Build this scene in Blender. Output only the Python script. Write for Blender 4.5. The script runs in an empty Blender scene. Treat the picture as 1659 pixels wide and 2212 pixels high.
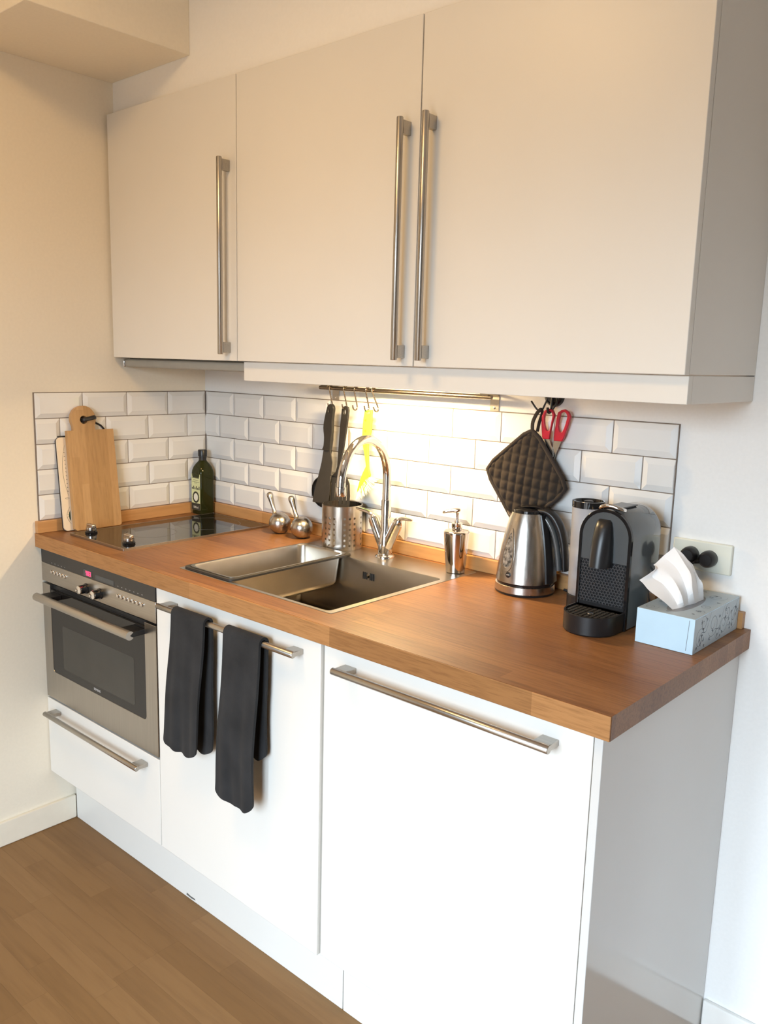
import bpy, bmesh, math, random
from mathutils import Vector, Matrix
S = bpy.context.scene
COL = S.collection
PI = math.pi
random.seed(7)

# ------------------------------------------------------------------ camera
CAM = Vector((2.3857, -1.7658, 1.467))
YAW, PITCH, ROLL, FPX = 0.72354, -0.17661, 0.02652, 1826.84
c_, s_ = math.cos(YAW), math.sin(YAW)
fwd = Vector((-s_ * math.cos(PITCH), c_ * math.cos(PITCH), math.sin(PITCH)))
rt = Vector((c_, s_, 0)); up = rt.cross(fwd)
r2 = rt * math.cos(ROLL) + up * math.sin(ROLL)
u2 = -rt * math.sin(ROLL) + up * math.cos(ROLL)
cam = bpy.data.cameras.new('camera')
cam.sensor_fit = 'VERTICAL'; cam.sensor_height = 36.0; cam.sensor_width = 27.0
cam.lens = FPX / 2212 * 36.0
cam.clip_start = 0.02
camo = bpy.data.objects.new('camera', cam); COL.objects.link(camo)
mw = Matrix.Identity(4)
for i in range(3):
    mw[i][0] = r2[i]; mw[i][1] = u2[i]; mw[i][2] = -fwd[i]; mw[i][3] = CAM[i]
camo.matrix_world = mw
S.camera = camo

# ------------------------------------------------------------------ colour management
S.view_settings.view_transform = 'Standard'
S.view_settings.look = 'None'
S.view_settings.gamma = 1.0
S.view_settings.use_curve_mapping = False
S.view_settings.exposure = 0.0
S.cycles.use_denoising = True
S.cycles.max_bounces = 10
S.cycles.diffuse_bounces = 6
S.cycles.glossy_bounces = 5
S.cycles.caustics_reflective = False
S.cycles.sample_clamp_indirect = 6.0

# ------------------------------------------------------------------ world and lamps
SKY_STRENGTH = 26.5
W = bpy.data.worlds.new('sky'); S.world = W; W.use_nodes = True
nt = W.node_tree; nt.nodes.clear()
tc = nt.nodes.new('ShaderNodeTexCoord'); sx = nt.nodes.new('ShaderNodeSeparateXYZ')
rp = nt.nodes.new('ShaderNodeValToRGB'); bg = nt.nodes.new('ShaderNodeBackground'); wo = nt.nodes.new('ShaderNodeOutputWorld')
nt.links.new(tc.outputs['Generated'], sx.inputs[0]); nt.links.new(sx.outputs['Z'], rp.inputs[0])
nt.links.new(rp.outputs[0], bg.inputs[0]); nt.links.new(bg.outputs[0], wo.inputs[0])
cr = rp.color_ramp
cr.elements[0].position = 0.0; cr.elements[0].color = (0.12, 0.12, 0.12, 1)
cr.elements[1].position = 1.0; cr.elements[1].color = (0.62, 0.85, 1.12, 1)
e = cr.elements.new(0.10); e.color = (0.78, 0.93, 1.06, 1)
bg.inputs[1].default_value = SKY_STRENGTH

WINS = [(1.32, 1.64, 0.10, 2.05), (1.80, 2.58, 0.10, 2.05)]     # tall openings in the wall behind the camera: x0, x1, z0, z1
WALL_Y = -3.00

def area_light(name, loc, rot, sx_, sy_, power, color, shape='RECTANGLE', spread=PI):
    l = bpy.data.lights.new(name, 'AREA'); l.shape = shape; l.size = sx_
    if shape in ('RECTANGLE', 'ELLIPSE'): l.size_y = sy_
    l.energy = power; l.color = color; l.spread = spread
    o = bpy.data.objects.new(name, l); COL.objects.link(o); o.location = loc; o.rotation_euler = rot
    return o
for w in WINS:
    po = area_light('window_portal', ((w[0] + w[1]) / 2, WALL_Y - 0.05, (w[2] + w[3]) / 2), (PI / 2, 0, 0), w[1] - w[0], w[3] - w[2], 1, (1, 1, 1))
    po.data.cycles.is_portal = True
area_light('ceiling_lamp', (1.00, -1.45, 2.52), (0, 0, 0), 0.45, 0.45, 15.5, (1.0, 0.62, 0.26), 'DISK')

# ------------------------------------------------------------------ measured layout (metres)
H, D, T, XR = 0.941, 0.6195, 0.041, 1.846
DD, DK, ZDB, ZOV = 0.6037, 0.528, 0.185, 0.431
X1, X2, X3, XE = 0.603, 1.2056, 1.814, 1.829
DU, ZUB, ZUT = 0.3483, 1.4568, 2.1553
U1, U2, U3 = 0.6085, 1.2056, 1.8027
ZPB = 1.4065
ZT, RH = 1.3507, 0.0747
CEIL = 2.62

# ------------------------------------------------------------------ materials
def newmat(name):
    m = bpy.data.materials.new(name); m.use_nodes = True
    return m, m.node_tree, m.node_tree.nodes['Principled BSDF']
def lnk(t, a, b): t.links.new(a, b)
def noise(t, scale, detail=4, vec=None, rough=0.5):
    n = t.nodes.new('ShaderNodeTexNoise'); n.inputs['Scale'].default_value = scale; n.inputs['Detail'].default_value = detail
    n.inputs['Roughness'].default_value = rough
    if vec is not None: lnk(t, vec, n.inputs['Vector'])
    return n
def mapping(t, scale=(1, 1, 1), rot=(0, 0, 0), out='Object', add=None):
    c = t.nodes.new('ShaderNodeTexCoord'); m = t.nodes.new('ShaderNodeMapping')
    m.inputs['Scale'].default_value = scale; m.inputs['Rotation'].default_value = rot
    src = c.outputs[out]
    if add is not None:
        va = t.nodes.new('ShaderNodeVectorMath'); va.operation = 'ADD'
        lnk(t, src, va.inputs[0]); lnk(t, add, va.inputs[1]); src = va.outputs[0]
    lnk(t, src, m.inputs['Vector'])
    return m.outputs[0]
def ramp(t, fac, cols):
    r = t.nodes.new('ShaderNodeValToRGB'); lnk(t, fac, r.inputs[0])
    els = r.color_ramp.elements
    els[0].position, els[0].color = cols[0][0], (*cols[0][1], 1)
    els[1].position, els[1].color = cols[-1][0], (*cols[-1][1], 1)
    for p, c in cols[1:-1]:
        e = els.new(p); e.color = (*c, 1)
    return r.outputs[0]
def mixc(t, a, b, fac, mode='MIX'):
    m = t.nodes.new('ShaderNodeMix'); m.data_type = 'RGBA'; m.blend_type = mode
    if isinstance(fac, (int, float)): m.inputs[0].default_value = fac
    else: lnk(t, fac, m.inputs[0])
    for k, x in ((6, a), (7, b)):
        if isinstance(x, tuple): m.inputs[k].default_value = (*x, 1)
        else: lnk(t, x, m.inputs[k])
    return m.outputs[2]
def bump(t, bs, h, strength, dist=0.002):
    b = t.nodes.new('ShaderNodeBump'); b.inputs['Strength'].default_value = strength; b.inputs['Distance'].default_value = dist
    lnk(t, h, b.inputs['Height']); lnk(t, b.outputs[0], bs.inputs['Normal'])
def plain(name, col, rough=0.5, metal=0.0, coat=0.0, var=0.04, nscale=30, spec=None, bmp=0.0):
    m, t, b = newmat(name)
    b.inputs['Roughness'].default_value = rough; b.inputs['Metallic'].default_value = metal
    b.inputs['Coat Weight'].default_value = coat; b.inputs['Coat Roughness'].default_value = 0.04
    if spec is not None: b.inputs['Specular IOR Level'].default_value = spec
    n = noise(t, nscale, 3, mapping(t))
    lo = tuple(max(0, c * (1 - var)) for c in col); hi = tuple(min(1, c * (1 + var)) for c in col)
    lnk(t, ramp(t, n.outputs[0], [(0.3, lo), (0.7, hi)]), b.inputs['Base Color'])
    if bmp: bump(t, b, n.outputs[0], bmp)
    return m
def brushed(name, col, rough=0.3, scale=(3, 400, 400), aniso=0.0):
    m, t, b = newmat(name)
    b.inputs['Metallic'].default_value = 1.0; b.inputs['Anisotropic'].default_value = aniso
    n = noise(t, 1.0, 3, mapping(t, scale))
    r = t.nodes.new('ShaderNodeMapRange'); lnk(t, n.outputs[0], r.inputs[0])
    r.inputs[3].default_value = rough - 0.06; r.inputs[4].default_value = rough + 0.08
    lnk(t, r.outputs[0], b.inputs['Roughness'])
    lnk(t, ramp(t, n.outputs[0], [(0.3, tuple(c * 0.92 for c in col)), (0.7, tuple(min(1, c * 1.05) for c in col))]), b.inputs['Base Color'])
    return m
def glassy(name, col, rough=0.02, ior=1.45, trans=1.0):
    m, t, b = newmat(name)
    b.inputs['Base Color'].default_value = (*col, 1); b.inputs['Roughness'].default_value = rough
    b.inputs['Transmission Weight'].default_value = trans; b.inputs['IOR'].default_value = ior
    return m
def glow(name, col, st):
    m, t, b = newmat(name)
    b.inputs['Base Color'].default_value = (*col, 1); b.inputs['Emission Color'].default_value = (*col, 1)
    b.inputs['Emission Strength'].default_value = st
    return m
def woodmat(name, cols, brick=(0.55, 0.042), axes='xyz', rough=0.35, grain=(6, 90, 90), per_object=False, gamt=0.35, coat=0.0, spec=0.5):
    """glued staves: brick texture along the board, stretched noise for the grain"""
    m, t, b = newmat(name)
    c = t.nodes.new('ShaderNodeTexCoord'); s = t.nodes.new('ShaderNodeSeparateXYZ'); k = t.nodes.new('ShaderNodeCombineXYZ')
    lnk(t, c.outputs['Object'], s.inputs[0])
    for i, a in enumerate(axes): lnk(t, s.outputs[a.upper()], k.inputs[i])
    vec = k.outputs[0]
    oi = t.nodes.new('ShaderNodeObjectInfo')
    if per_object:
        sc = t.nodes.new('ShaderNodeVectorMath'); sc.operation = 'SCALE'; sc.inputs[0].default_value = (13.0, 7.0, 3.0)
        lnk(t, oi.outputs['Random'], sc.inputs['Scale'])
        va = t.nodes.new('ShaderNodeVectorMath'); va.operation = 'ADD'; lnk(t, vec, va.inputs[0]); lnk(t, sc.outputs[0], va.inputs[1]); vec = va.outputs[0]
        fac = oi.outputs['Random']
    else:
        bt = t.nodes.new('ShaderNodeTexBrick'); lnk(t, vec, bt.inputs['Vector'])
        bt.inputs['Scale'].default_value = 1.0; bt.inputs['Brick Width'].default_value = brick[0]; bt.inputs['Row Height'].default_value = brick[1]
        bt.inputs['Mortar Size'].default_value = 0.0; bt.offset = 0.37; bt.squash = 1.0
        bt.inputs['Color1'].default_value = (0, 0, 0, 1); bt.inputs['Color2'].default_value = (1, 1, 1, 1)
        sp = t.nodes.new('ShaderNodeSeparateColor'); lnk(t, bt.outputs['Color'], sp.inputs[0]); fac = sp.outputs[0]
    mp = t.nodes.new('ShaderNodeMapping'); mp.inputs['Scale'].default_value = grain; lnk(t, vec, mp.inputs['Vector'])
    g = noise(t, 1.0, 6, mp.outputs[0], 0.62)
    g2 = noise(t, 3.0, 3, vec)
    base = ramp(t, fac, cols)
    dark = ramp(t, g.outputs[0], [(0.30, (0.55, 0.50, 0.45)), (0.55, (1, 1, 1)), (0.8, (1.0, 1.0, 1.0))])
    col = mixc(t, base, dark, gamt, 'MULTIPLY')
    tone = ramp(t, g2.outputs[0], [(0.3, (0.88, 0.86, 0.84)), (0.7, (1, 1, 1))])
    col = mixc(t, col, tone, 0.6, 'MULTIPLY')
    lnk(t, col, b.inputs['Base Color']); b.inputs['Roughness'].default_value = rough; b.inputs['Specular IOR Level'].default_value = spec
    b.inputs['Coat Weight'].default_value = coat; b.inputs['Coat Roughness'].default_value = 0.15
    bump(t, b, g.outputs[0], 0.12, 0.0006)
    return m

M = {}
M['wall'] = plain('wall_paint', (0.84, 0.765, 0.63), 0.8, var=0.015, nscale=120, bmp=0.05)
M['bulk'] = plain('bulkhead_paint', (0.88, 0.86, 0.82), 0.8, var=0.01, nscale=120)
M['room'] = plain('bounce_cut_room_grey', (0.26, 0.255, 0.25), 0.8, var=0.02)  # dark grey on the unseen walls, added to cut bounced light
M['wallw'] = plain('white_wall_paint', (0.82, 0.81, 0.79), 0.7, var=0.015, nscale=140, bmp=0.08)
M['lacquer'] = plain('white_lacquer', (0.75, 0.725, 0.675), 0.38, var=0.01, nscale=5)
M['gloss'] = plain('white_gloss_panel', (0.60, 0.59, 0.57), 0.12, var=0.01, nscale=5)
M['skirtl'] = plain('warm_lit_skirting_paint', (0.83, 0.76, 0.63), 0.4, var=0.02)  # warm light of the left corner tinted into the paint
M['skirt'] = plain('white_skirting_paint', (0.82, 0.80, 0.76), 0.4, var=0.02)
M['tile'] = plain('white_glazed_ceramic', (0.77, 0.765, 0.75), 0.08, var=0.015, nscale=8)
M['grout'] = plain('dark_grout', (0.20, 0.16, 0.13), 0.9, var=0.15, nscale=60)
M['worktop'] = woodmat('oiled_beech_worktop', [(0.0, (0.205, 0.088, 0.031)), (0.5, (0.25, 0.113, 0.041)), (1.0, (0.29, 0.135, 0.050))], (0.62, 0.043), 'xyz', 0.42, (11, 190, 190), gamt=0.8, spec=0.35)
M['edge'] = woodmat('oiled_beech_edge_lit', [(0.0, (0.30, 0.140, 0.048)), (0.5, (0.36, 0.172, 0.060)), (1.0, (0.42, 0.205, 0.075))], (0.47, 0.5), 'xyz', 0.5, (16, 200, 260), gamt=0.7, spec=0.3)  # same beech as the top, window light painted in as paler staves
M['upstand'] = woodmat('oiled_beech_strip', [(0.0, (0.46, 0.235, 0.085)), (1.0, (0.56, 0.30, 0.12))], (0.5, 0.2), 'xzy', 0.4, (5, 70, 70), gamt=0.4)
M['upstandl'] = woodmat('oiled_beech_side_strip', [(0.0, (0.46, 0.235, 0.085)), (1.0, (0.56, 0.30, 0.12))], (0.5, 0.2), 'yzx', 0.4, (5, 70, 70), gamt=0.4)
M['plank'] = woodmat('beech_laminate', [(0.0, (0.215, 0.115, 0.042)), (0.5, (0.245, 0.133, 0.050)), (1.0, (0.285, 0.160, 0.064))], axes='xyz', rough=0.45, grain=(3, 40, 40), per_object=True, gamt=0.35, spec=0.3)
M['floor'] = plain('beech_laminate_floor', (0.38, 0.22, 0.10), 0.4, var=0.1, nscale=4)
M['bamboo'] = woodmat('bamboo_board', [(0.0, (0.42, 0.235, 0.090)), (0.6, (0.49, 0.285, 0.120)), (1.0, (0.55, 0.33, 0.148))], (0.22, 0.024), 'zyx', 0.45, (8, 130, 130), gamt=0.4)
M['cream'] = plain('cream_enamelled_board', (0.80, 0.68, 0.52), 0.35, var=0.03)
M['steel'] = brushed('brushed_steel', (0.47, 0.44, 0.40), 0.30, (4, 300, 300))
M['steelv'] = brushed('brushed_steel_upright', (0.46, 0.43, 0.39), 0.30, (300, 300, 4))
M['steelround'] = brushed('satin_steel', (0.54, 0.50, 0.455), 0.24, (200, 200, 6))
M['rail'] = brushed('steel_brown_reflection', (0.30, 0.25, 0.20), 0.26, (4, 300, 300))  # plain steel, dark brown reflections painted into the colour
M['sink'] = plain('sink_steel', (0.46, 0.425, 0.375), 0.30, 1.0, var=0.03, nscale=25)
M['chrome'] = plain('chrome', (0.78, 0.76, 0.74), 0.06, 1.0, var=0.02)
M['darkchrome'] = plain('dark_polished_steel', (0.62, 0.56, 0.52), 0.08, 1.0, var=0.02)
M['grey'] = plain('grey_hood_strip', (0.36, 0.34, 0.29), 0.5, 0.0, var=0.03)
M['black'] = plain('black_plastic', (0.012, 0.012, 0.013), 0.35, var=0.1)
M['blackgloss'] = plain('black_gloss_plastic', (0.010, 0.010, 0.011), 0.08, var=0.1)
M['blackglass'] = plain('black_glass', (0.010, 0.009, 0.009), 0.04, var=0.05)
M['ovenglass'] = plain('oven_window_glass', (0.045, 0.041, 0.034), 0.10, spec=0.35, var=0.12, nscale=6)
M['paneldark'] = plain('oven_panel_black', (0.022, 0.021, 0.021), 0.30, var=0.06)
M['lcd'] = plain('lcd_grey', (0.055, 0.060, 0.062), 0.25, var=0.04)
M['nylon'] = plain('black_nylon', (0.015, 0.0135, 0.012), 0.42, var=0.15)
M['nylongrey'] = plain('dark_grey_nylon', (0.030, 0.027, 0.023), 0.5, var=0.1)
M['hobring'] = plain('hob_print_grey', (0.10, 0.095, 0.09), 0.3)
M['print'] = plain('grey_print', (0.30, 0.30, 0.30), 0.5)
M['printw'] = plain('light_print', (0.55, 0.55, 0.55), 0.5)
M['red'] = plain('red_plastic', (0.44, 0.012, 0.032), 0.30, var=0.05)
M['lime'] = plain('lime_plastic', (0.36, 0.80, 0.05), 0.35, var=0.03)
M['limedark'] = plain('darker_lime_plastic', (0.42, 0.55, 0.010), 0.4, var=0.03)
M['bristle'] = plain('white_bristles', (0.80, 0.80, 0.72), 0.5)
M['linen'] = None
M['glassgreen'] = glassy('olive_bottle_glass', (0.058, 0.064, 0.018), 0.03, 1.3, 0.6)
M['oil'] = plain('dark_oil', (0.010, 0.013, 0.004), 0.1)
M['label'] = plain('pale_green_paper_label', (0.64, 0.66, 0.36), 0.6, var=0.03)
M['labeldark'] = plain('label_dark_print', (0.035, 0.035, 0.028), 0.6)
M['labelwhite'] = plain('label_white_print', (0.78, 0.77, 0.68), 0.6)
M['clear'] = glassy('clear_tank_plastic', (0.86, 0.86, 0.88), 0.28, 1.10, 0.80)
M['water'] = glassy('water', (0.95, 0.97, 0.98), 0.0, 1.33, 1.0)
M['cmgrey'] = plain('slate_grey_gloss', (0.085, 0.095, 0.100), 0.10, coat=0.5, var=0.03)
M['cmplate'] = plain('slate_grey_satin', (0.060, 0.068, 0.073), 0.40, var=0.05)
M['cmgrille'] = plain('slate_grey_grille', (0.042, 0.044, 0.048), 0.45, var=0.05)
M['socket'] = plain('ivory_socket_plastic', (0.74, 0.74, 0.64), 0.35, var=0.01)
M['carton'] = plain('pale_blue_carton', (0.52, 0.72, 0.86), 0.45, var=0.02)
M['cartonprint'] = plain('blue_grey_scroll_print', (0.17, 0.21, 0.26), 0.5, var=0.05)
M['cartongrey'] = plain('silver_blue_carton', (0.40, 0.48, 0.53), 0.40, var=0.02)
M['tissue'] = plain('white_tissue_paper', (0.84, 0.83, 0.82), 0.8, var=0.01)
M['lampglass'] = glow('lamp_diffuser', (1.0, 0.72, 0.38), 14)
M['redled'] = glow('red_led_digits', (1.0, 0.03, 0.10), 4.5)
M['scuff'] = plain('grey_scuff', (0.12, 0.11, 0.10), 0.8)

def cloth(name, col, sc=900):
    m, t, b = newmat(name)
    v = mapping(t, (1, 1, 1))
    n = noise(t, sc, 2, v); n2 = noise(t, 14, 4, v)
    c = ramp(t, n2.outputs[0], [(0.3, tuple(x * 0.8 for x in col)), (0.7, tuple(x * 1.2 for x in col))])
    c = mixc(t, c, ramp(t, n.outputs[0], [(0.35, (0.7, 0.7, 0.7)), (0.65, (1, 1, 1))]), 0.5, 'MULTIPLY')
    lnk(t, c, b.inputs['Base Color']); b.inputs['Roughness'].default_value = 0.95
    b.inputs['Sheen Weight'].default_value = 0.06; b.inputs['Specular IOR Level'].default_value = 0.15; b.inputs['Sheen Roughness'].default_value = 0.5
    bump(t, b, n.outputs[0], 0.3, 0.0006)
    return m
M['linen'] = cloth('charcoal_linen', (0.027, 0.027, 0.028))
M['quilt'] = cloth('brown_quilted_cotton', (0.044, 0.034, 0.027))
M['quiltedge'] = cloth('brown_cotton_binding', (0.046, 0.036, 0.030))
M['strap'] = plain('black_leather', (0.016, 0.015, 0.016), 0.5)

# ------------------------------------------------------------------ mesh builder
class MB:
    def __init__(s): s.v = []; s.f = []
    def add(s, vs, fs, xf=None):
        b = len(s.v)
        s.v += [tuple(xf(p)) if xf else tuple(p) for p in vs]
        s.f += [tuple(i + b for i in f) for f in fs]; return s
    def box(s, x0, y0, z0, x1, y1, z1, xf=None):
        vs = [(x0, y0, z0), (x1, y0, z0), (x1, y1, z0), (x0, y1, z0), (x0, y0, z1), (x1, y0, z1), (x1, y1, z1), (x0, y1, z1)]
        return s.add(vs, [(0, 3, 2, 1), (4, 5, 6, 7), (0, 1, 5, 4), (1, 2, 6, 5), (2, 3, 7, 6), (3, 0, 4, 7)], xf)
    def loft(s, loops, cap0=True, cap1=True, ring=False, xf=None, closed=True):
        n = len(loops[0]); vs = [p for l in loops for p in l]; fs = []
        m = len(loops)
        for i in range(m if ring else m - 1):
            a, b = i * n, ((i + 1) % m) * n
            for k in range(n if closed else n - 1):
                k2 = (k + 1) % n
                fs.append((a + k, a + k2, b + k2, b + k))
        if not ring and closed:
            if cap0: fs.append(tuple(reversed(range(n))))
            if cap1: fs.append(tuple(range((m - 1) * n, m * n)))
        return s.add(vs, fs, xf)
    def lathe(s, prof, n=32, xf=None, cx=0, cy=0, cap0=True, cap1=True):
        loops = [[(cx + r * math.cos(2 * PI * k / n), cy + r * math.sin(2 * PI * k / n), z) for k in range(n)] for r, z in prof]
        return s.loft(loops, cap0, cap1, xf=xf)
    def tube(s, pts, r, n=8, caps=True, flat=None):
        P = [Vector(p) for p in pts]; m = len(P)
        R = r if isinstance(r, (list, tuple)) else [r] * m
        loops = []; N = None
        for i in range(m):
            t = (P[min(i + 1, m - 1)] - P[max(i - 1, 0)]).normalized()
            if N is None:
                a = Vector(flat) if flat else (Vector((0, 0, 1)) if abs(t.z) < 0.9 else Vector((1, 0, 0)))
                N = (a - t * a.dot(t)).normalized()
            else:
                N = (N - t * N.dot(t)).normalized()
            B = t.cross(N)
            ri = R[i]; ra, rb = ri if isinstance(ri, (list, tuple)) else (ri, ri)
            loops.append([tuple(P[i] + N * (ra * math.cos(2 * PI * k / n)) + B * (rb * math.sin(2 * PI * k / n))) for k in range(n)])
        return s.loft(loops, caps, caps)
    def prism(s, poly, c0, c1, xf):
        """poly in (a,b), extruded c0..c1; xf maps (a,b,c) to a point"""
        return s.loft([[(a, b, c0) for a, b in poly], [(a, b, c1) for a, b in poly]], xf=xf)
    def frame(s, outer, inner, c0, c1, xf):
        """plate with a hole: outer and inner loops of equal length"""
        return s.loft([[(a, b, c0) for a, b in outer], [(a, b, c1) for a, b in outer], [(a, b, c1) for a, b in inner], [(a, b, c0) for a, b in inner]], ring=True, xf=xf)
    def build(s, name, m, parent=None, smooth=40, bevel=0, seg=2, sub=0, solid=0, loc=None, recalc=True):
        off = wloc(parent) if loc is None else Vector(loc)
        me = bpy.data.meshes.new(name)
        me.from_pydata([tuple(Vector(p) - off) for p in s.v], [], s.f)
        if recalc:
            bm = bmesh.new(); bm.from_mesh(me)
            bmesh.ops.recalc_face_normals(bm, faces=bm.faces); bm.to_mesh(me); bm.free()
        if isinstance(m, (list, tuple)):
            for x in m: me.materials.append(x)
        else: me.materials.append(m)
        if smooth:
            me.shade_smooth(); me.set_sharp_from_angle(angle=math.radians(smooth))
        o = bpy.data.objects.new(name, me); COL.objects.link(o)
        if parent is not None: o.parent = parent
        if loc is not None: o.location = off - wloc(parent)
        if solid:
            d = o.modifiers.new('thickness', 'SOLIDIFY'); d.thickness = solid; d.offset = 0
            d = o.modifiers.new('crisp', 'EDGE_SPLIT'); d.split_angle = math.radians(50)
        if bevel:
            d = o.modifiers.new('edge', 'BEVEL'); d.width = bevel; d.segments = seg; d.limit_method = 'ANGLE'; d.angle_limit = math.radians(40)
        if sub:
            d = o.modifiers.new('soft', 'SUBSURF'); d.levels = sub; d.render_levels = sub
        return o

def wloc(o):
    p = Vector((0, 0, 0))
    while o is not None:
        p += o.location; o = o.parent
    return p
def thing(name, loc, label, cat, group=None):
    o = bpy.data.objects.new(name, None); COL.objects.link(o); o.location = loc; o.empty_display_size = 0.05
    return tag(o, label, cat, group)
def tag(o, label, cat, group=None):
    o['label'] = label; o['category'] = cat
    if group: o['group'] = group
    return o
def struct(o, label=None):
    o['kind'] = 'structure'
    if label: o['label'] = label
    return o
def stuff(o): o['kind'] = 'stuff'; return o
def copy_tree(o, parent=None):
    c = o.copy(); COL.objects.link(c)
    if parent is not None: c.parent = parent
    for ch in list(o.children): copy_tree(ch, c)
    return c
def rr(x0, y0, x1, y1, r, n=5):
    pts = []
    for cx, cy, a0 in ((x1 - r, y1 - r, 0), (x0 + r, y1 - r, 90), (x0 + r, y0 + r, 180), (x1 - r, y0 + r, 270)):
        for k in range(n + 1):
            a = math.radians(a0 + 90 * k / n); pts.append((cx + r * math.cos(a), cy + r * math.sin(a)))
    return pts
def circ(cx, cy, r, n=24, a0=0):
    return [(cx + r * math.cos(a0 + 2 * PI * k / n), cy + r * math.sin(a0 + 2 * PI * k / n)) for k in range(n)]
def smoothpts(pts, n=6):
    """Catmull-Rom through the points"""
    P = [Vector(p) for p in pts]; out = []
    for i in range(len(P) - 1):
        a, b, c, d = P[max(i - 1, 0)], P[i], P[i + 1], P[min(i + 2, len(P) - 1)]
        for k in range(n):
            t = k / n
            out.append(0.5 * (2 * b + (c - a) * t + (2 * a - 5 * b + 4 * c - d) * t * t + (3 * b - a - 3 * c + d) * t ** 3))
    out.append(P[-1]); return [tuple(p) for p in out]
XZ = lambda p: (p[0], p[2], p[1])          # (a,b,c) -> x=a, z=b, y=c
YZ = lambda p: (p[2], p[0], p[1])          # (a,b,c) -> y=a, z=b, x=c
def text(body, size, m, parent, name, loc, rot, align='CENTER', ext=0.0002):
    cu = bpy.data.curves.new(name, 'FONT'); cu.body = body; cu.size = size; cu.extrude = ext; cu.align_x = align; cu.align_y = 'CENTER'
    o = bpy.data.objects.new(name, cu); COL.objects.link(o)
    bpy.context.view_layer.update()
    me = bpy.data.meshes.new_from_object(o.evaluated_get(bpy.context.evaluated_depsgraph_get()))
    bpy.data.objects.remove(o)
    me.materials.clear(); me.materials.append(m)
    r = bpy.data.objects.new(name, me); COL.objects.link(r); r.parent = parent
    r.location = Vector(loc) - wloc(parent); r.rotation_euler = rot
    return r

# ------------------------------------------------------------------ room shell
XMAX = 4.40
wb = struct(MB().box(-0.12, 0, 0, XMAX, 0.12, CEIL).build('wall_back', M['wallw'], smooth=0), 'white painted wall behind the kitchen units')
wl = struct(MB().box(-0.12, WALL_Y, 0, 0, 0, CEIL).build('wall_left', M['wall'], smooth=0), 'cream painted side wall beside the oven')
struct(MB().box(XMAX, WALL_Y, 0, XMAX + 0.12, 0, CEIL).build('wall_right', M['room'], smooth=0), 'painted wall of the room across from the oven side')
wx = [-0.12, WINS[0][0], WINS[0][1], WINS[1][0], WINS[1][1], XMAX + 0.12]; wz0, wz1 = WINS[0][2], WINS[0][3]
mb = MB()
outl = [(wx[0], 0), (wx[5], 0), (wx[5], wz0), (wx[5], wz1), (wx[5], CEIL), (wx[0], CEIL), (wx[0], wz1), (wx[0], wz0)]
mb.prism([(wx[0], 0), (wx[5], 0), (wx[5], wz0)] + [(wx[4], wz0)] + [(wx[3], wz0), (wx[2], wz0), (wx[1], wz0), (wx[0], wz0)], WALL_Y - 0.12, WALL_Y, XZ)
for i in (0, 2, 4): mb.box(wx[i], WALL_Y - 0.12, wz0, wx[i + 1], WALL_Y, wz1)
mb.box(wx[0], WALL_Y - 0.12, wz1, wx[5], WALL_Y, CEIL)
struct(mb.build('wall_front', M['room'], smooth=0), 'painted wall behind the camera with two tall window openings')
struct(MB().box(-0.12, WALL_Y - 0.12, CEIL, XMAX + 0.12, 0.12, CEIL + 0.1).build('ceiling', M['wallw'], smooth=0), 'white ceiling')
fl = struct(MB().box(-0.12, WALL_Y - 0.12, -0.06, XMAX + 0.12, 0.12, -0.004).build('floor', M['floor'], smooth=0), 'beech laminate strip floor')
# floor strips: three-strip boards, each strip an own plank
SW = 0.0622
def plank_mesh(l):
    g = 0.00011
    return MB().box(g, g, -0.0045, l - g, SW - g, 0.0)
row_y = -0.836 - 9 * SW
random.seed(11)
for k in range(15):
    y = row_y + k * SW
    if k in (9, 10, 11): ends = [-0.0, 0.33 if k == 9 else 0.16 if k == 10 else 0.42, 0.740, 1.10 + 0.05 * k - 0.4, 1.62, 2.1, 2.6]
    elif k == 8: ends = [0.0, 0.03, 0.36, 0.768, 1.2, 1.66, 2.15, 2.6]
    elif k == 7: ends = [0.0, 0.21, 0.567, 0.98, 1.36, 1.8, 2.2, 2.6]
    elif k in (12, 13): ends = [0.0, 0.30 if k == 12 else 0.52, 0.705 if k == 13 else 0.906, 1.30, 1.7, 2.1, 2.6]
    else:
        ends = [0.0, random.uniform(0.1, 0.4)]
        while ends[-1] < 2.2: ends.append(ends[-1] + random.uniform(0.30, 0.48))
        ends.append(2.6)
    for a, b in zip(ends[:-1], ends[1:]):
        if y < -1.15 and b < 0: continue
        o = plank_mesh(max(b - a, 0.01)).build('plank', M['plank'], fl, smooth=0, loc=(0, 0, 0)); o.location = (a, y, 0)
# skirting boards
struct(MB().box(0, WALL_Y, 0, 0.012, -DK, 0.077).build('baseboard_left', M['skirtl'], bevel=0.003), 'skirting tinted with warm light along the cream side wall')
struct(MB().box(XE + 0.002, -0.012, 0, XMAX, 0, 0.072).build('baseboard_back', M['skirt'], bevel=0.003), 'white skirting right of the end panel')
# boxed beam and bulkhead
struct(MB().box(0, -0.766, 2.2486, 0.3803, -0.3197, CEIL).build('trim_1', M['wall'], bevel=0.002), 'boxed-in beam under the ceiling above the left cabinet')
struct(MB().box(0, -0.3197, 2.157, U3, 0, CEIL).build('trim_2', M['bulk'], smooth=0), 'painted bulkhead closing the gap above the wall cabinets')

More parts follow.
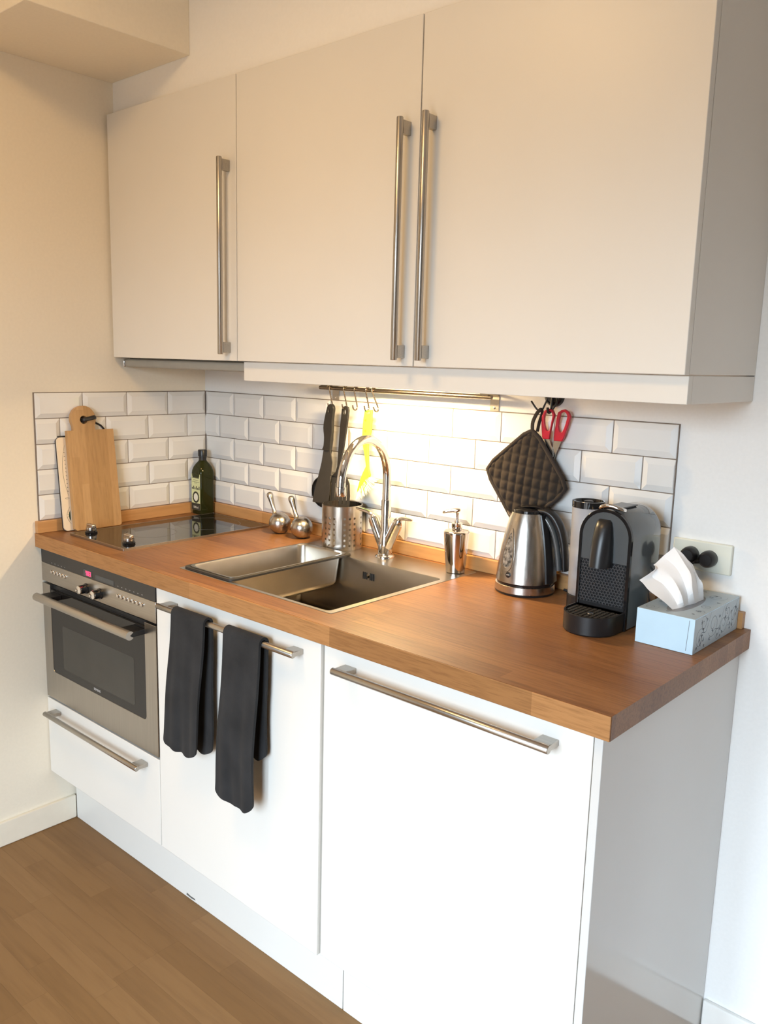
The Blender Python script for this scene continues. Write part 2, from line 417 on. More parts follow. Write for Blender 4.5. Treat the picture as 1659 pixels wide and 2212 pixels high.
# ------------------------------------------------------------------ tiles
TW, TH, TB_ = 0.15, RH, 0.0138
def tile_mb(w, h, left=True, right=True):
    g = 0.0009; lo, hi = 0.0045, 0.0095
    a0, a1, b0, b1 = g, w - g, g, h - g
    il = a0 + (TB_ if left else 0.0003); ir = a1 - (TB_ if right else 0.0003)
    base = [(a0, b0), (a1, b0), (a1, b1), (a0, b1)]; top = [(il, b0 + TB_), (ir, b0 + TB_), (ir, b1 - TB_), (il, b1 - TB_)]
    return base, top, lo, hi
tile_cache = {}
def tile(parent, side, u, z, w, left=True, right=True):
    key = (side, round(w, 4), left, right)
    if key not in tile_cache:
        base, top, lo, hi = tile_mb(w, TH, left, right)
        mb = MB()
        if side == 'back': xf = lambda p: (p[0], -p[2], p[1])
        else: xf = lambda p: (p[2], -p[0], p[1])
        mb.loft([[(a, b, 0.0006) for a, b in base], [(a, b, lo) for a, b in base], [(a, b, hi) for a, b in top]], xf=xf)
        o = mb.build('tile', M['tile'], parent, smooth=0, loc=(0, 0, 0), bevel=0.0012, seg=2)
        tile_cache[key] = o
    else:
        o = tile_cache[key].copy(); COL.objects.link(o)
    o.location = (u, 0, z) if side == 'back' else (0, -u, z)
    return o
random.seed(3)
XT0, XT1 = 0.0092, 0.0092 + 11 * TW
for r in range(5):
    z = ZT - (r + 1) * TH
    if r % 2 == 0: cuts = [XT0 + TW * k for k in range(12)]
    else: cuts = [XT0] + [XT0 + TW * (k + 0.5) for k in range(11)] + [XT1]
    for i, (a, b) in enumerate(zip(cuts[:-1], cuts[1:])):
        half = b - a < 0.1
        tile(wb, 'back', a, z, b - a, left=not (half and i == 0), right=not (half and i > 0))
    if r % 2 == 0: cuts = [0.0035 + TW * k for k in range(5)]
    else: cuts = [0.0035] + [0.0035 + TW * (k + 0.5) for k in range(4)] + [0.0035 + 4 * TW]
    for i, (a, b) in enumerate(zip(cuts[:-1], cuts[1:])):
        half = b - a < 0.1
        tile(wl, 'left', a, z, b - a, left=not (half and i == 0), right=not (half and i > 0))
ZB = ZT - 5 * TH
MB().box(0.001, -0.0036, ZB - 0.03, XT1 + 0.001, 0, ZT + 0.0012).build('grout', M['grout'], wb, smooth=0)
MB().box(0, -0.6055, ZB - 0.03, 0.0036, -0.0036, ZT + 0.0012).build('grout', M['grout'], wl, smooth=0)

# ------------------------------------------------------------------ worktop
SX0, SX1, SY0, SY1 = 0.632, 1.1745, -0.5545, -0.030      # sink outline
hole = rr(SX0 + 0.006, SY0 + 0.006, SX1 - 0.006, SY1 - 0.003, 0.01, 5)
outer = rr(0.0015, -D + 0.0032, XR, -0.0005, 0.0012, 5)
wt = MB().frame(outer, hole, H - T, H, lambda p: p).build('worktop', M['worktop'], smooth=0)
tag(wt, 'long oiled beech worktop running over all the base units', 'worktop')
MB().box(0.0015, -D, H - T, XR, -D + 0.0031, H).build('lit_front_edge', M['edge'], wt, smooth=0, bevel=0.0012)
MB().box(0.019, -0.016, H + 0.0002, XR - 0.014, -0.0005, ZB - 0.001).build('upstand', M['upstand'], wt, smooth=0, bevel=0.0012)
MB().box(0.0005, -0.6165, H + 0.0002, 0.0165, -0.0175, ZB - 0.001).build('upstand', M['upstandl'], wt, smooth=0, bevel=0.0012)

# ------------------------------------------------------------------ base units
def carcass(name, x0, x1, parent, zb=ZDB, zt=H - T - 0.001, m=None):
    t = 0.016
    poly = [(x0, zb), (x1, zb), (x1, zt), (x1 - t, zt), (x1 - t, zb + t), (x0 + t, zb + t), (x0 + t, zt), (x0, zt)]
    return MB().prism(poly, -DD + 0.021, -0.02, XZ).build(name, m or M['lacquer'], parent, smooth=0)
def bar_handle(parent, L, vertical, loc, r=0.0072, stand=0.035, name='handle'):
    """bar handle with a flat mounting post at each end, as ONE part with posts below it"""
    ax = (0, 0, 1) if vertical else (1, 0, 0)
    lx, ly, lz = loc
    bar = MB()
    if vertical: bar.lathe([(r * 0.86, lz - L / 2), (r, lz - L / 2 + 0.0012), (r, lz + L / 2 - 0.0012), (r * 0.86, lz + L / 2)], 20, cx=lx, cy=ly - stand)
    else: bar.lathe([(r * 0.86, -L / 2), (r, -L / 2 + 0.0012), (r, L / 2 - 0.0012), (r * 0.86, L / 2)], 20, xf=lambda p: (lx + p[2], ly - stand + p[0], lz + p[1]))
    h = bar.build(name, M['steelv'] if vertical else M['steel'], parent)
    for s in (-1, 1):
        q = s * (L / 2 - 0.018)
        pb = MB()
        if vertical: pb.box(lx - 0.0055, ly - stand + r * 0.7, lz + q - 0.0135, lx + 0.0055, ly + 0.0, lz + q + 0.0135)
        else: pb.box(lx + q - 0.0155, ly - stand + r * 0.7, lz - 0.0055, lx + q + 0.0155, ly, lz + 0.0055)
        pb.build('post', M['steel'], h, bevel=0.001)
    return h
DG = 0.0016
cab = thing('base_cabinet', (0.30, -0.3, 0), 'white base cabinet with one wide drawer under the oven', 'cabinet')
carcass('carcass', 0.004, X1 - 0.001, cab)
dr = MB().box(0.004, -DD, ZDB, X1 - DG, -DD + 0.019, ZOV - 0.003).build('drawer', M['lacquer'], cab, bevel=0.0012)
bar_handle(dr, 0.499, False, (0.3018, -DD, 0.398))
cab2 = thing('base_cabinet', (0.90, -0.3, 0), 'white base cabinet under the sink, two charcoal towels on its handle', 'cabinet')
carcass('carcass', X1 + 0.001, X2 - 0.001, cab2)
dxf_a = math.radians(0.75)
def hinge(p):                                   # this door stands a few millimetres open, hinged at its left edge
    x, y, z = p; dx = x - X1; dy = y + DD
    return (X1 + dx * math.cos(dxf_a) + dy * math.sin(dxf_a), -DD - dx * math.sin(dxf_a) + dy * math.cos(dxf_a), z)
d1 = MB().box(X1 + DG, -DD, ZDB, X2 - DG, -DD + 0.019, H - T - 0.004, xf=hinge).build('door', M['lacquer'], cab2, bevel=0.0012)
bar_handle(d1, 0.4895, False, (0.9098, -DD - 0.0025, 0.8668))
cab3 = thing('base_cabinet', (1.5, -0.3, 0), 'white base cabinet at the open end, bare bar handle across its door', 'cabinet')
carcass('carcass', X2 + 0.001, X3 - 0.001, cab3)
d2 = MB().box(X2 + DG, -DD, ZDB, X3 - DG, -DD + 0.019, H - T - 0.004).build('door', M['lacquer'], cab3, bevel=0.0012)
bar_handle(d2, 0.4905, False, (1.5094, -DD, 0.8625))
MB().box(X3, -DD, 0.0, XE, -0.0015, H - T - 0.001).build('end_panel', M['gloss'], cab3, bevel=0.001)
o = MB().box(0.0125, -DK, 0.0, 1.2045, -DK + 0.016, ZDB - 0.001).build('plinth', M['lacquer'], smooth=0, bevel=0.001)
tag(o, 'long white plinth board under the oven and sink units, with a small scuff', 'plinth')
sc = MB().prism([(0.6035, 0.006), (0.628, 0.0045), (0.645, 0.007), (0.640, 0.0105), (0.622, 0.010), (0.606, 0.0125)], -DK - 0.0003, -DK + 0.0005, XZ)
sc.build('scuff', M['scuff'], o, smooth=0)
o = MB().box(1.2075, -DK, 0.0, X3 - 0.0005, -DK + 0.016, ZDB - 0.001).build('plinth', M['lacquer'], smooth=0, bevel=0.001)
tag(o, 'short white plinth board under the base unit at the open end', 'plinth')

# ------------------------------------------------------------------ oven
ov = thing('oven', (0.302, -0.3, 0.45), 'built-in steel oven with red clock and black glass door', 'oven')
MB().box(0.024, -DD + 0.019, ZOV + 0.004, X1 - 0.022, -0.06, 0.895).build('body', M['paneldark'], ov, smooth=0)
cp = MB().box(0.004, -DD, 0.797, X1 - 0.004, -DD + 0.017, 0.8535).build('control_panel', M['steel'], ov, bevel=0.0012)
bp_ = MB().box(0.004, -DD + 0.0004, 0.8537, X1 - 0.004, -DD + 0.017, 0.8985).build('fascia_strip', M['paneldark'], ov, bevel=0.0008)
bp_['label'] = 'black printed strip along the top of the oven'
dsp = MB().box(0.2485, -DD - 0.0002, 0.8575, 0.2935, -DD + 0.003, 0.8765).build('display', M['lcd'], bp_, smooth=0)
MB().box(0.312, -DD - 0.0002, 0.858, 0.4055, -DD + 0.003, 0.8712).build('message_screen', M['lcd'], bp_, smooth=0)
def seg_digit(mb, ch, x, z, w, h, t, y):
    on = {'9': 'abcdfg', '0': 'abcdef', '3': 'abcdg'}[ch]
    R = dict(a=(x, z + h - t, x + w, z + h), d=(x, z, x + w, z + t), g=(x, z + h / 2 - t / 2, x + w, z + h / 2 + t / 2), f=(x, z + h / 2, x + t, z + h), b=(x + w - t, z + h / 2, x + w, z + h), e=(x, z, x + t, z + h / 2), c=(x + w - t, z, x + w, z + h / 2))
    for k in on:
        a0, b0, a1, b1 = R[k]; g = 0.0003
        mb.box(a0 + g, y, b0 + g, a1 - g, y + 0.0006, b1 - g)
for i, (ch, xx) in enumerate(zip('903', (0.2615, 0.2705, 0.2800))):
    mb = MB(); seg_digit(mb, ch, xx, 0.8605, 0.0070, 0.0125, 0.0018, -DD - 0.0006)
    stuff(mb.build('digit', M['redled'], bp_, smooth=0))
for i in range(5): MB().lathe([(0.0056, 0), (0.0056, 0.0012), (0.0048, 0.0032), (0.0025, 0.0044)], 16, xf=lambda p, i=i: (0.0672 + 0.0188 * i + p[0], -DD - p[2], 0.8332 + p[1])).build('button', M['chrome'], cp)
for i in range(7): MB().lathe([(0.0056, 0), (0.0056, 0.0012), (0.0048, 0.0032), (0.0025, 0.0044)], 16, xf=lambda p, i=i: (0.4246 + 0.0191 * i + p[0], -DD - p[2], 0.8345 + p[1])).build('button', M['chrome'], cp)
for kx in (0.2605, 0.3330):
    k = MB().lathe([(0.0150, 0.0), (0.0150, 0.003), (0.0125, 0.005), (0.0122, 0.020)], 28, xf=lambda p: (kx + p[0], -DD - p[2], 0.8215 + p[1])).build('knob', M['blackgloss'], cp)
    MB().lathe([(0.0125, 0.0), (0.0125, 0.0015), (0.0115, 0.0045), (0.0040, 0.0075), (0.0030, 0.0115), (0.0010, 0.0125)], 28, xf=lambda p: (kx + p[0], -DD - 0.0200 - p[2], 0.8215 + p[1])).build('cap', M['chrome'], k)
mb = MB()
for i in range(5): mb.box(0.0650 + 0.0188 * i, -DD + 0.0002, 0.8590, 0.0695 + 0.0188 * i, -DD + 0.0010, 0.8607)
for i in range(7): mb.box(0.4220 + 0.0191 * i, -DD + 0.0002, 0.8600, 0.4270 + 0.0191 * i, -DD + 0.0010, 0.8618)
stuff(mb.build('symbols', M['print'], bp_, smooth=0))
# door: steel surround open at the top, black glass, window, handle
ZD0, ZD1 = ZOV + 0.003, 0.7905
gx0, gx1, gz0 = 0.0500, 0.5465, 0.5215
arcL = [(gx0 + 0.012 - 0.012 * math.cos(a), gz0 + 0.012 - 0.012 * math.sin(a)) for a in [PI / 2 * k / 5 for k in range(6)]]
arcR = [(gx1 - 0.012 + 0.012 * math.sin(a), gz0 + 0.012 - 0.012 * math.cos(a)) for a in [PI / 2 * k / 5 for k in range(6)]]
poly = [(0.004, ZD0), (X1 - 0.004, ZD0), (X1 - 0.004, ZD1), (gx1, ZD1)] + list(reversed(arcR)) + list(reversed(arcL)) + [(gx0, ZD1), (0.004, ZD1)]
dfr = MB().prism(poly, -DD, -DD + 0.017, XZ).build('door', M['steelv'], ov, smooth=0, bevel=0.0008)
gl = MB().box(gx0 + 0.0003, -DD + 0.0012, gz0 - 0.0, gx1 - 0.0003, -DD + 0.016, 0.776).build('door_glass', M['blackglass'], dfr, smooth=0)
MB().box(gx0 + 0.0003, -DD + 0.0100, 0.7765, gx1 - 0.0003, -DD + 0.016, 0.790).build('shadow_gap_strip', M['black'], dfr, smooth=0)  # black strip painted in as the shadow gap under the control panel
MB().prism(rr(0.1130, 0.5455, 0.4920, 0.6790, 0.008), -DD + 0.0009, -DD + 0.0020, XZ).build('window', M['ovenglass'], dfr, smooth=0)
text('SIEMENS', 0.0095, M['printw'], dfr, 'lettering', (0.2985, -DD + 0.0008, 0.5332), (PI / 2, 0, 0))
hy, hz, hr = -0.6490, 0.7645, 0.0118
wedge = math.radians(36)
pac = [(0.0, 0.0)] + [(hr * math.cos(a), hr * math.sin(a)) for a in [wedge + (2 * PI - 2 * wedge) * k / 22 for k in range(23)]]
hb = MB().prism(pac, 0.0560, 0.5520, lambda p: (p[2], hy + p[0], hz + p[1])).build('handle', M['steel'], dfr, smooth=50)
for xx in (0.088, 0.520):
    MB().box(xx - 0.028, hy + 0.0015, hz - 0.0068, xx + 0.028, -DD + 0.0008, hz + 0.0068).build('bracket', M['black'], dfr, bevel=0.001)

# ------------------------------------------------------------------ wall cabinets
cu1 = thing('wall_cabinet', (0.30, -0.17, ZUB), 'single-door white wall cabinet in the corner, hood strip beneath it', 'cabinet')
MB().box(0.0105, -DU + 0.0205, ZUB + 0.001, U1 - 0.001, -0.001, ZUT).build('carcass', M['lacquer'], cu1, smooth=0)
d = MB().box(0.0103, -DU, ZUB, U1 - 0.0015, -DU + 0.019, ZUT).build('door', M['lacquer'], cu1, bevel=0.0012)
bar_handle(d, 0.487, True, (0.5775, -DU, 1.7168), stand=0.030)
cu2 = thing('wall_cabinet', (1.2, -0.17, ZUB), 'double-door white wall cabinet with a pair of long upright handles', 'cabinet')
MB().box(U1 + 0.001, -DU + 0.0205, ZUB + 0.001, U3, -0.001, ZUT).build('carcass', M['lacquer'], cu2, smooth=0)
d = MB().box(U1 + 0.0015, -DU, ZUB, U2 - 0.0015, -DU + 0.019, ZUT).build('door', M['lacquer'], cu2, bevel=0.0012)
bar_handle(d, 0.489, True, (1.1755, -DU, 1.7142), stand=0.030)
d = MB().box(U2 + 0.0015, -DU, ZUB, U3, -DU + 0.019, ZUT).build('door', M['lacquer'], cu2, bevel=0.0012)
bar_handle(d, 0.490, True, (1.2428, -DU, 1.7147), stand=0.030)
pel = thing('pelmet', (1.2, -0.3, ZPB), 'white light pelmet board below the double wall cabinet', 'pelmet')
MB().box(0.6130, -DU + 0.0190, ZPB, U3, -DU + 0.037, ZUB - 0.0012).build('front_board', M['lacquer'], pel, bevel=0.001)
MB().box(U3 - 0.018, -DU + 0.0372, ZPB, U3, -0.001, ZUB - 0.0012).build('side_board', M['lacquer'], pel, bevel=0.001)
hood = thing('extractor_hood', (0.3, -0.2, 1.43), 'slim grey pull-out extractor hood under the corner wall cabinet', 'hood')
MB().box(0.020, -0.298, 1.4335, 0.604, -0.03, ZUB - 0.001).build('body', M['grey'], hood, smooth=0)
MB().box(0.0190, -0.3190, 1.4285, 0.6045, -0.2985, 1.4525).build('pull_strip', M['grey'], hood, bevel=0.007, seg=4)
MB().box(0.0135, -0.3190, 1.4285, 0.0188, -0.2985, 1.4525).build('end_cap', M['chrome'], hood, bevel=0.002)

# under-cabinet lamp
LX, LY, LZ = 0.945, -0.185, 1.440
ul = thing('cabinet_lamp', (LX, LY, LZ), 'warm lamp lit under the double wall cabinet', 'lamp')
MB().box(LX - 0.14, LY - 0.035, LZ, LX + 0.14, LY + 0.035, ZUB - 0.0005).build('housing', M['lacquer'], ul, bevel=0.003)
MB().box(LX - 0.12, LY - 0.026, LZ - 0.003, LX + 0.12, LY + 0.026, LZ - 0.0002).build('diffuser', M['lampglass'], ul, smooth=0)
area_light('cabinet_lamp_light', (LX, LY, LZ - 0.006), (0, 0, 0), 0.16, 0.05, 10.0, (1.0, 0.71, 0.37))

# ------------------------------------------------------------------ hob
hob = thing('hob', (0.23, -0.3, H), 'black glass two-zone hob with two steel control knobs', 'hob')
HX0, HX1, HY0, HY1 = 0.0905, 0.3780, -0.5560, -0.0385
MB().frame(rr(HX0, HY0, HX1, HY1, 0.003), rr(HX0 + 0.0035, HY0 + 0.0035, HX1 - 0.0035, HY1 - 0.0035, 0.003), H + 0.0002, H + 0.0062, lambda p: p).build('edge_trim', M['steel'], hob, smooth=30)
MB().box(HX0 + 0.0037, HY0 + 0.0037, H + 0.0002, HX1 - 0.0037, HY1 - 0.0037, H + 0.0058).build('glass', M['blackglass'], hob, smooth=0)
for cx, cy, r in ((0.235, -0.165, 0.098), (0.235, -0.375, 0.074)):
    MB().frame(circ(cx, cy, r, 64), circ(cx, cy, r - 0.0013, 64), H + 0.0057, H + 0.0060, lambda p: p).build('zone_ring', M['hobring'], hob, smooth=0)
for kx, ky in ((0.1275, -0.5085), (0.3280, -0.5080)):
    z = H + 0.0058
    k = MB().lathe([(0.0175, z), (0.0180, z + 0.004), (0.0150, z + 0.0075)], 28, cx=kx, cy=ky).build('knob', M['blackgloss'], hob)
    k2 = MB().lathe([(0.0150, z + 0.0077), (0.0155, z + 0.011), (0.0150, z + 0.017), (0.0125, z + 0.0185)], 28, cx=kx, cy=ky).build('cap', M['steelround'], k)
    MB().box(kx - 0.0175, ky - 0.0065, z + 0.0150, kx + 0.0175, ky + 0.0065, z + 0.0270).build('grip', M['steelround'], k, bevel=0.003, seg=3)

# ------------------------------------------------------------------ sink
BX0, BX1, BY0, BY1 = 0.642, 1.1580, -0.5450, -0.1515
snk = thing('sink', (0.9, -0.3, H), 'square steel sink set flush into the beech worktop', 'sink')
ztop = H + 0.0012
def L3(pts, z): return [(x, y, z) for x, y in pts]
mb = MB()
n5 = 5
loops = [L3(rr(SX0, SY0, SX1, SY1, 0.004, n5), H + 0.0003), L3(rr(SX0 + 0.0004, SY0 + 0.0004, SX1 - 0.0004, SY1 - 0.0004, 0.004, n5), ztop)]
r0 = 0.014
loops += [L3(rr(BX0, BY0, BX1, BY1, r0, n5), ztop), L3(rr(BX0 + 0.0015, BY0 + 0.0015, BX1 - 0.0015, BY1 - 0.0015, r0, n5), H - 0.002)]
loops += [L3(rr(BX0 + 0.003, BY0 + 0.003, BX1 - 0.003, BY1 - 0.003, r0, n5), H - 0.150)]
for k in range(1, 5):
    a = PI / 2 * k / 4; q = 0.003 + 0.02 * (1 - math.cos(a))
    loops.append(L3(rr(BX0 + q, BY0 + q, BX1 - q, BY1 - q, r0, n5), H - 0.150 - 0.02 * math.sin(a)))
mb.loft(loops, cap0=False, cap1=True)
mb.build('basin', M['sink'], snk, smooth=35)
MB().lathe([(0.045, H - 0.1695), (0.042, H - 0.1665), (0.028, H - 0.1675), (0.004, H - 0.168)], 28, cx=0.92, cy=-0.35).build('drain', M['chrome'], snk)
for i in range(7):
    if i == 3: continue
    xx = 0.8935 + i * 0.0062
    MB().prism(rr(xx, 0.893, xx + 0.0028, 0.9125, 0.0013, 3), BY1 - 0.0042, BY1 - 0.0024, XZ).build('overflow_slot', M['black'], snk, smooth=0)
MB().lathe([(0.0062, 0), (0.0062, 0.0015), (0.003, 0.0025)], 18, xf=lambda p: (0.9142 + p[0], BY1 - 0.0024 - p[2], 0.9045 + p[1])).build('overflow_screw', M['chrome'], snk)
# strainer bowl hung in the sink
st = thing('sink_insert', (0.74, -0.34, H), 'steel strainer bowl hung in the left half of the sink', 'strainer')
IX0, IX1, IY0, IY1 = 0.6420, 0.8345, -0.5500, -0.1330
zi = H + 0.0016
MB().loft([L3(rr(IX0, IY0, IX1, IY1, 0.016), zi), L3(rr(IX0, IY0, IX1, IY1, 0.016), zi + 0.0050), L3(rr(IX0 + 0.0085, IY0 + 0.0085, IX1 - 0.0085, IY1 - 0.0085, 0.018), zi + 0.0052), L3(rr(IX0 + 0.0085, IY0 + 0.0085, IX1 - 0.0085, IY1 - 0.0085, 0.018), zi)], ring=True).build('rim', M['nylongrey'], st, smooth=35)
IYB = BY1 - 0.0045
lp = [L3(rr(IX0 + 0.0088, IY0 + 0.0088, IX1 - 0.0088, IY1 - 0.0088, 0.018), zi + 0.0062), L3(rr(IX0 + 0.0135, IY0 + 0.0135, IX1 - 0.0135, IYB, 0.020), zi + 0.0060), L3(rr(IX0 + 0.015, IY0 + 0.015, IX1 - 0.015, IYB - 0.0012, 0.020), zi + 0.002), L3(rr(IX0 + 0.019, IY0 + 0.022, IX1 - 0.019, IYB - 0.006, 0.026), zi - 0.065)]
for k in range(1, 5):
    a = PI / 2 * k / 4; q = 0.020 * (1 - math.cos(a))
    lp.append(L3(rr(IX0 + 0.019 + q, IY0 + 0.022 + q, IX1 - 0.019 - q, IYB - 0.006 - q, 0.026), zi - 0.065 - 0.02 * math.sin(a)))
MB().loft(lp, cap0=False, cap1=True).build('bowl', M['sink'], st, smooth=40, solid=0.0009)

# ------------------------------------------------------------------ tap
FX, FY = 0.905, -0.081
tap = thing('tap', (FX, FY, H), 'chrome swan-neck mixer tap with two lever handles', 'tap')
MB().lathe([(0.0265, ztop), (0.0265, ztop + 0.004), (0.0240, ztop + 0.0075), (0.0205, ztop + 0.009)], 32, cx=FX, cy=FY).build('base_ring', M['chrome'], tap)
MB().lathe([(0.0195, ztop + 0.009), (0.0195, ztop + 0.045), (0.0150, ztop + 0.066), (0.0135, ztop + 0.075), (0.0135, 1.098), (0.0125, 1.1005)], 32, cx=FX, cy=FY).build('body', M['chrome'], tap)
ex, ey = 0.948, -0.300; rad = math.hypot(ex - FX, ey - FY) / 2; ux, uy = (ex - FX) / (2 * rad), (ey - FY) / (2 * rad)
zc = 1.1600
pts = [(FX, FY, 1.0995), (FX, FY, 1.13)] + [(FX + ux * rad * (1 - math.cos(a)), FY + uy * rad * (1 - math.cos(a)), zc + rad * 0.985 * math.sin(a)) for a in [PI * k / 28 for k in range(29)]]
sp = MB().tube(pts, 0.0112, 20).build('spout', M['chrome'], tap, smooth=50)
MB().lathe([(0.0122, 1.160), (0.0126, 1.157), (0.0126, 1.140), (0.0118, 1.1375)], 24, cx=ex, cy=ey).build('aerator', M['chrome'], sp)
for s, tip in ((-1, (0.797, -0.088, 1.0660)), (1, (1.004, -0.084, 1.0580))):
    a = (FX + s * 0.006, FY, ztop + 0.030); b = (FX + s * 0.043, FY, 1.0420)
    arm = MB().tube([a, ((a[0] + b[0]) / 2, FY, (a[2] + b[2]) / 2), b], [0.0150, 0.0158, 0.0158], 22).build('valve', M['chrome'], tap)
    dv = (Vector(b) - Vector(a)).normalized()
    c0 = Vector(b); c1 = c0 + dv * 0.012
    MB().tube([tuple(c0), tuple(c0 + dv * 0.006), tuple(c1)], [0.0142, 0.0142, 0.0110], 22).build('valve_cap', M['chrome'], arm)
    tv = Vector(tip)
    MB().tube([tuple(c0 + dv * 0.004), tuple(c1 + dv * 0.004), tuple(c1 * 0.62 + tv * 0.38 + Vector((0, 0, 0.004))), tuple(tv)], [(0.0070, 0.0090), (0.0065, 0.0085), (0.0055, 0.0075), (0.0040, 0.0085)], 14).build('lever', M['chrome'], arm, sub=1)

# ------------------------------------------------------------------ cutlery caddy with punched holes
CX, CY, CR = 0.7360, -0.0765, 0.0570
cad = thing('cutlery_caddy', (CX, CY, H), 'round steel caddy punched with columns of round holes beside the tap', 'caddy')
mb = MB(); NC, z0c, z1c = 24, ztop + 0.0005, 1.0655
hz0, pitch, hrad = 0.9562, 0.0153, 0.0035
rows_z = [z0c, z0c + 0.004] + [hz0 - pitch / 2 + pitch * k for k in range(7)] + [1.055, z1c]
ph = math.radians(-58 + 1.5)
def cyl(a, z, r=CR): return (CX + r * math.cos(a), CY + r * math.sin(a), z)
view = math.atan2(CAM.y - CY, CAM.x - CX)
for c in range(NC):
    a0 = view + 2 * PI * (c - 0.02) / NC; a1 = view + 2 * PI * (c + 0.98) / NC
    for i in range(len(rows_z) - 1):
        za, zb = rows_z[i], rows_z[i + 1]
        holed = 2 <= i <= 7 and c % 4 != 3
        if not holed:
            am = (a0 + a1) / 2
            mb.add([cyl(a0, za), cyl(am, za), cyl(a1, za), cyl(a1, zb), cyl(am, zb), cyl(a0, zb)], [(0, 1, 4, 5), (1, 2, 3, 4)])
        else:
            am, zm = (a0 + a1) / 2, (za + zb) / 2
            outer8 = [(a1, zm), (a1, zb), (am, zb), (a0, zb), (a0, zm), (a0, za), (am, za), (a1, za)]
            inner8 = [(am + hrad / CR * math.cos(PI / 4 * k), zm + hrad * math.sin(PI / 4 * k)) for k in range(8)]
            vs = [cyl(*q) for q in outer8] + [cyl(*q) for q in inner8]
            mb.add(vs, [(k, (k + 1) % 8, 8 + (k + 1) % 8, 8 + k) for k in range(8)])
bm_ = mb.build('perforated_wall', M['steelround'], cad, smooth=60, recalc=True)
wm = bm_.modifiers.new('weld', 'WELD'); wm.merge_threshold = 0.0002
sm_ = bm_.modifiers.new('thickness', 'SOLIDIFY'); sm_.thickness = 0.0009; sm_.offset = 0
es_ = bm_.modifiers.new('crisp', 'EDGE_SPLIT'); es_.split_angle = math.radians(40)
mb = MB()
mb.loft([[cyl(2 * PI * k / 48, z1c - 0.0012, CR + 0.0004) for k in range(48)], [cyl(2 * PI * k / 48, z1c + 0.0012, CR + 0.0006) for k in range(48)], [cyl(2 * PI * k / 48, z1c + 0.0014, CR - 0.0020) for k in range(48)], [cyl(2 * PI * k / 48, z1c - 0.0012, CR - 0.0018) for k in range(48)]], ring=True)
mb.build('rim', M['steelround'], cad)
MB().lathe([(CR - 0.001, z0c), (CR - 0.001, z0c + 0.0015)], 48, cx=CX, cy=CY).build('bottom', M['steelround'], cad)

# ------------------------------------------------------------------ salt and pepper shakers
def shaker(cx, cy, label):
    t = thing('shaker', (cx, cy, H), label, 'shaker', 'ball shakers by the hob')
    R = 0.0335; zc = H + 0.0315
    prof = []
    for k in range(19):
        a = -PI / 2 + PI * k / 18
        z = zc + R * math.sin(a); 
        if z < H + 0.0004: z = H + 0.0004
        prof.append((max(R * math.cos(a), 0.0008), z))
    MB().lathe(prof, 40, cx=cx, cy=cy).build('ball', M['steelround'], t)
    # handle leans along the wall, away from the tap
    d = Vector((-0.38, -0.02, 0.925)).normalized()
    base = Vector((cx - 0.0200, cy, zc + 0.0215))
    L = 0.0745
    pts = [tuple(base + d * (L * q)) for q in (0, 0.06, 0.15, 0.3, 0.5, 0.7, 0.85, 0.94, 0.985, 1.0)]
    MB().tube(pts, [0.0125, 0.0090, 0.0068, 0.0058, 0.0066, 0.0085, 0.0100, 0.0090, 0.0058, 0.0015], 22).build('handle', M['steelround'], t, smooth=60)
    return t
shaker(0.4735, -0.0790, 'steel ball shaker with a leaning stem, nearer the hob')
shaker(0.5690, -0.0770, 'steel ball shaker with a leaning stem, nearer the punched caddy')

# ------------------------------------------------------------------ soap dispenser
PX, PY = 1.1345, -0.0690
so = thing('soap_dispenser', (PX, PY, H), 'polished steel soap pump on the corner of the sink deck', 'soap dispenser')
zb = ztop + 0.0004
MB().lathe([(0.0225, zb), (0.0245, zb + 0.001), (0.0330, 1.0440), (0.0328, 1.0465), (0.0300, 1.0495), (0.0130, 1.0530), (0.0120, 1.056)], 48, cx=PX, cy=PY).build('bottle', M['darkchrome'], so)
col_ = MB().lathe([(0.0128, 1.0562), (0.0142, 1.0580), (0.0142, 1.0685), (0.0120, 1.0700), (0.0070, 1.0705), (0.0065, 1.0760)], 28, cx=PX, cy=PY).build('collar', M['chrome'], so)
MB().lathe([(0.0038, 1.0760), (0.0036, 1.090), (0.0050, 1.0955)], 18, cx=PX, cy=PY).build('stem', M['chrome'], so)
d = Vector((-0.80, -0.45, 0)).normalized()
b = Vector((PX, PY, 1.1005))
MB().tube([tuple(b - d * 0.0085 + Vector((0, 0, 0.0035))), tuple(b + Vector((0, 0, 0.001))), tuple(b + d * 0.016 + Vector((0, 0, -0.0005))), tuple(b + d * 0.032 + Vector((0, 0, -0.004))), tuple(b + d * 0.0385 + Vector((0, 0, -0.0085)))], [(0.0030, 0.0070), (0.0070, 0.0075), (0.0048, 0.0060), (0.0038, 0.0048), (0.0034, 0.0040)], 16).build('pump_head', M['darkchrome'], so, sub=1)

# ------------------------------------------------------------------ kettle
KX, KY = 1.3530, -0.0870
ke = thing('kettle', (KX, KY, H), 'brushed steel electric kettle with a black handle and lid', 'kettle')
MB().lathe([(0.0685, H + 0.0002), (0.0700, H + 0.003), (0.0700, H + 0.0045)], 56, cx=KX, cy=KY).build('foot', M['black'], ke)
MB().lathe([(0.0695, H + 0.0047), (0.0705, H + 0.006), (0.0695, H + 0.0215), (0.0680, H + 0.0225)], 56, cx=KX, cy=KY).build('base', M['steelround'], ke)
MB().lathe([(0.0660, H + 0.0226), (0.0665, H + 0.0290)], 56, cx=KX, cy=KY).build('seal_ring', M['blackgloss'], ke)
KP = [(0.0690, 0.9702), (0.0680, 0.9800), (0.0650, 1.0080), (0.0600, 1.0420), (0.0535, 1.0760), (0.0460, 1.1060), (0.0405, 1.1240), (0.0385, 1.1300)]
